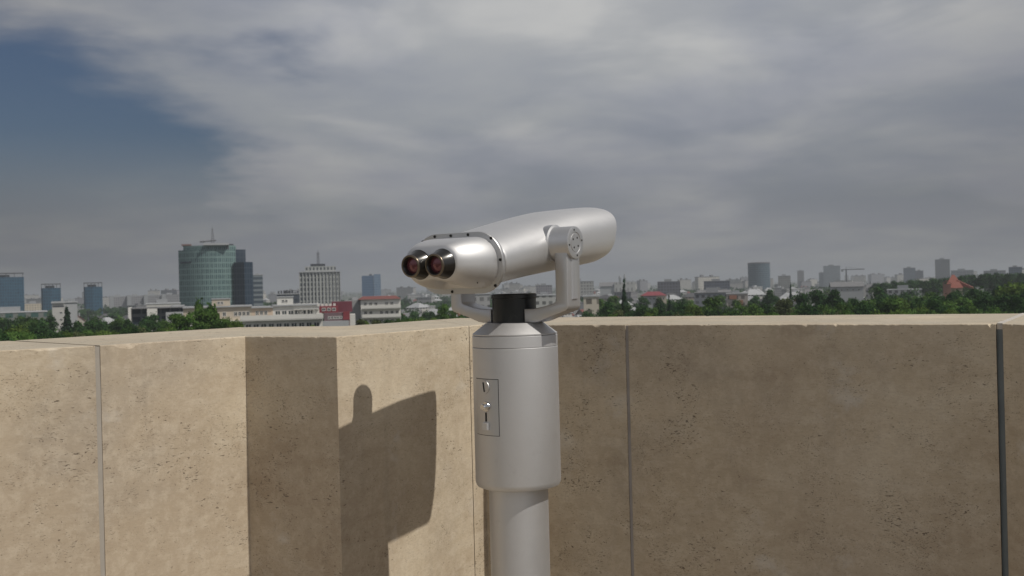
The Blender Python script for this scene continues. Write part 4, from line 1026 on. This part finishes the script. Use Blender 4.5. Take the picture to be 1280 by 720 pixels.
for _ in range(2500):
    if cnt >= 285: break
    px_ = rnd.uniform(-10, 1290) if rnd.random() < .6 else rnd.uniform(480, 1130)
    u = rnd.random(); Yd = 1/(1/380.*(1-u)+1/2600.*u)
    if px_ > 1085 and Yd < 900: continue
    if Yd < 520 and rnd.random() < .5: continue
    if px_ < 140 and Yd < 560: continue
    cnt += far_house(px_, Yd)
# distant apartment slabs on the skyline
AP = []
for i, c in enumerate(((.44, .43, .41), (.34, .33, .32), (.50, .48, .44), (.26, .26, .28))):
    AP.append((MB().prism([(-22, 0), (22, 0), (22, 13), (-22, 13)], 0, 26).mesh('wall', facade('slab_%d' % i, c, tuple(x*.35 for x in c), 3.2, 2.9, .55, .5, .2, .5, .5)),
               MB().box(-22.4, 22.4, -.4, 13.4, 26.003, 26.7).box(-14, -9, 3, 9, 26.7, 29.5).box(6, 11, 3, 9, 26.7, 29.2).mesh('roof', ROOFG)))
names = ('pale', 'grey', 'cream', 'dark grey')
for k in range(170):
    u = rnd.random(); Yd = 1/(1/2000.*(1-u)+1/5600.*u); px_ = rnd.uniform(-20, 1300); x = PX(px_, Yd)
    if not free(x, Yd, 18): continue
    placed.append((x, Yd, 25, 12)); i = rnd.randrange(4); sz = rnd.choice((.55, .7, .85, 1., 1.1, 1.25)) if px_ > 330 or rnd.random() < .4 else .8
    zn = zone(px_)
    o = empty('apartment_building', (x, Yd, 0), rnd.uniform(-.5, .5)); tag(o, 'far %s slab block %s' % (names[i], zn), 'building', 'far %s slabs %s' % (names[i], zn))
    sx = rnd.uniform(.35, 1.3); inst('wall', AP[i][0], o, sc=(sx, 1, sz)); inst('roof', AP[i][1], o, sc=(sx, 1, sz))
# town trees between houses
CRF = {li: crown_mesh(90+li, 'broad', LEAF[li], 420) for li in (0, 1)}
for me in CRF.values():
    for v_ in range(0): pass
def far_crown(seed, leafmat):
    g = np.random.default_rng(seed); m = MB()
    lob = [(g.uniform(-2.2, 2.2), g.uniform(-2.2, 2.2), g.uniform(3, 7.6), g.uniform(1.3, 2.2)) for _ in range(9)]
    for k in range(520):
        a = lob[g.integers(9)]; v = g.normal(size=3); v /= np.linalg.norm(v); q = g.uniform(.7, 1.1)
        p = Vector((a[0]+v[0]*a[3]*q, a[1]+v[1]*a[3]*q, a[2]+v[2]*a[3]*q)); nn = Vector(v+g.normal(size=3)*.5).normalized()
        A = nn.orthogonal().normalized(); C_ = nn.cross(A); s_ = g.uniform(.35, .7)
        m.add([p-A*s_, p-C_*s_*.8, p+A*s_, p+C_*s_*.9], [(0, 1, 2, 3)])
    return m.mesh('crown', leafmat)
FC = [far_crown(5, LEAF[0]), far_crown(6, LEAF[0]), far_crown(8, LEAF[1])]
cnt = 0
for _ in range(3000):
    if cnt >= 290: break
    u = rnd.random(); Yd = 1/(1/360.*(1-u)+1/2400.*u); px_ = rnd.uniform(-15, 1295); x = PX(px_, Yd)
    if not free(x, Yd, 1.5): continue
    if px_ < 140 and Yd < 400 and False: continue
    zn = zone(px_); far = 'small green tree' if Yd < 900 else 'tiny distant tree'
    o = empty('town_tree', (x, Yd, gz(x, Yd)), rnd.uniform(0, 6.28)); tag(o, '%s between the houses %s' % (far, zn), 'tree', '%ss between the houses %s' % (far, zn))
    s_ = rnd.uniform(.8, 1.6); sz = s_*rnd.uniform(.85, 1.15)
    inst('crown', rnd.choice(FC), o, sc=(s_, s_, sz))
    if Yd < 700: inst('trunk', TK['bush'], o, sc=(s_, s_, sz))
    cnt += 1
# distant woods that read as one mass
wd = MB(); g = np.random.default_rng(3)
for k in range(16000):
    Yd = 1/(1/900.*(1-(u := g.random()))+1/6500.*u); px_ = g.uniform(-40, 1320); x = PX(px_, Yd)
    if noise.noise((x*.004, Yd*.0025, 1.0)) < -.02 + (0.1 if px_ < 1000 else -.25): continue
    s_ = g.uniform(2., 4.2); zc_ = g.uniform(2, 9)
    A = Vector(g.normal(size=3)).normalized()*s_; C_ = Vector(g.normal(size=3)).cross(A).normalized()*s_
    p = Vector((x+g.normal()*4, Yd+g.normal()*4, zc_)); wd.add([p-A, p-C_, p+A, p+C_], [(0, 1, 2, 3)])
tag(wd.obj('distant_woods', LEAF[0]), 'dark distant treetops between far buildings along the horizon', 'woods', kind='stuff')

# ------------------------------------------------------------------ haze
hzb = MB().box(-13000, 13000, -2000, 15000, -3, 92)
hm = bpy.data.materials.new('haze_air'); hm.use_nodes = True; q = NB(hm.node_tree); hm.node_tree.nodes.remove(hm.node_tree.nodes['Principled BSDF'])
pv = q.n('ShaderNodeVolumePrincipled'); pv.inputs['Color'].default_value = (.58, .61, .67, 1); pv.inputs['Density'].default_value = .00022
pv.inputs['Anisotropy'].default_value = .1
hm.node_tree.links.new(pv.outputs[0], hm.node_tree.nodes['Material Output'].inputs['Volume'])
tag(hzb.obj('haze', hm), 'pale grey air haze lying over the whole town', 'haze', kind='stuff')

# houses of the near rows that share a kind: say which one, counted from the left
byl = {}
for o in COL.objects:
    if o.parent is None and 'label' in o and str(o['label']).startswith(('close ', 'far ')): byl.setdefault(o['label'], []).append(o)
for lab_, os_ in byl.items():
    if len(os_) > 1:
        os_.sort(key=lambda o: o.location.x/o.location.y)
        for k, o in enumerate(os_[:29]): o['label'] = '%s, %s from left' % (lab_, ORD[k])
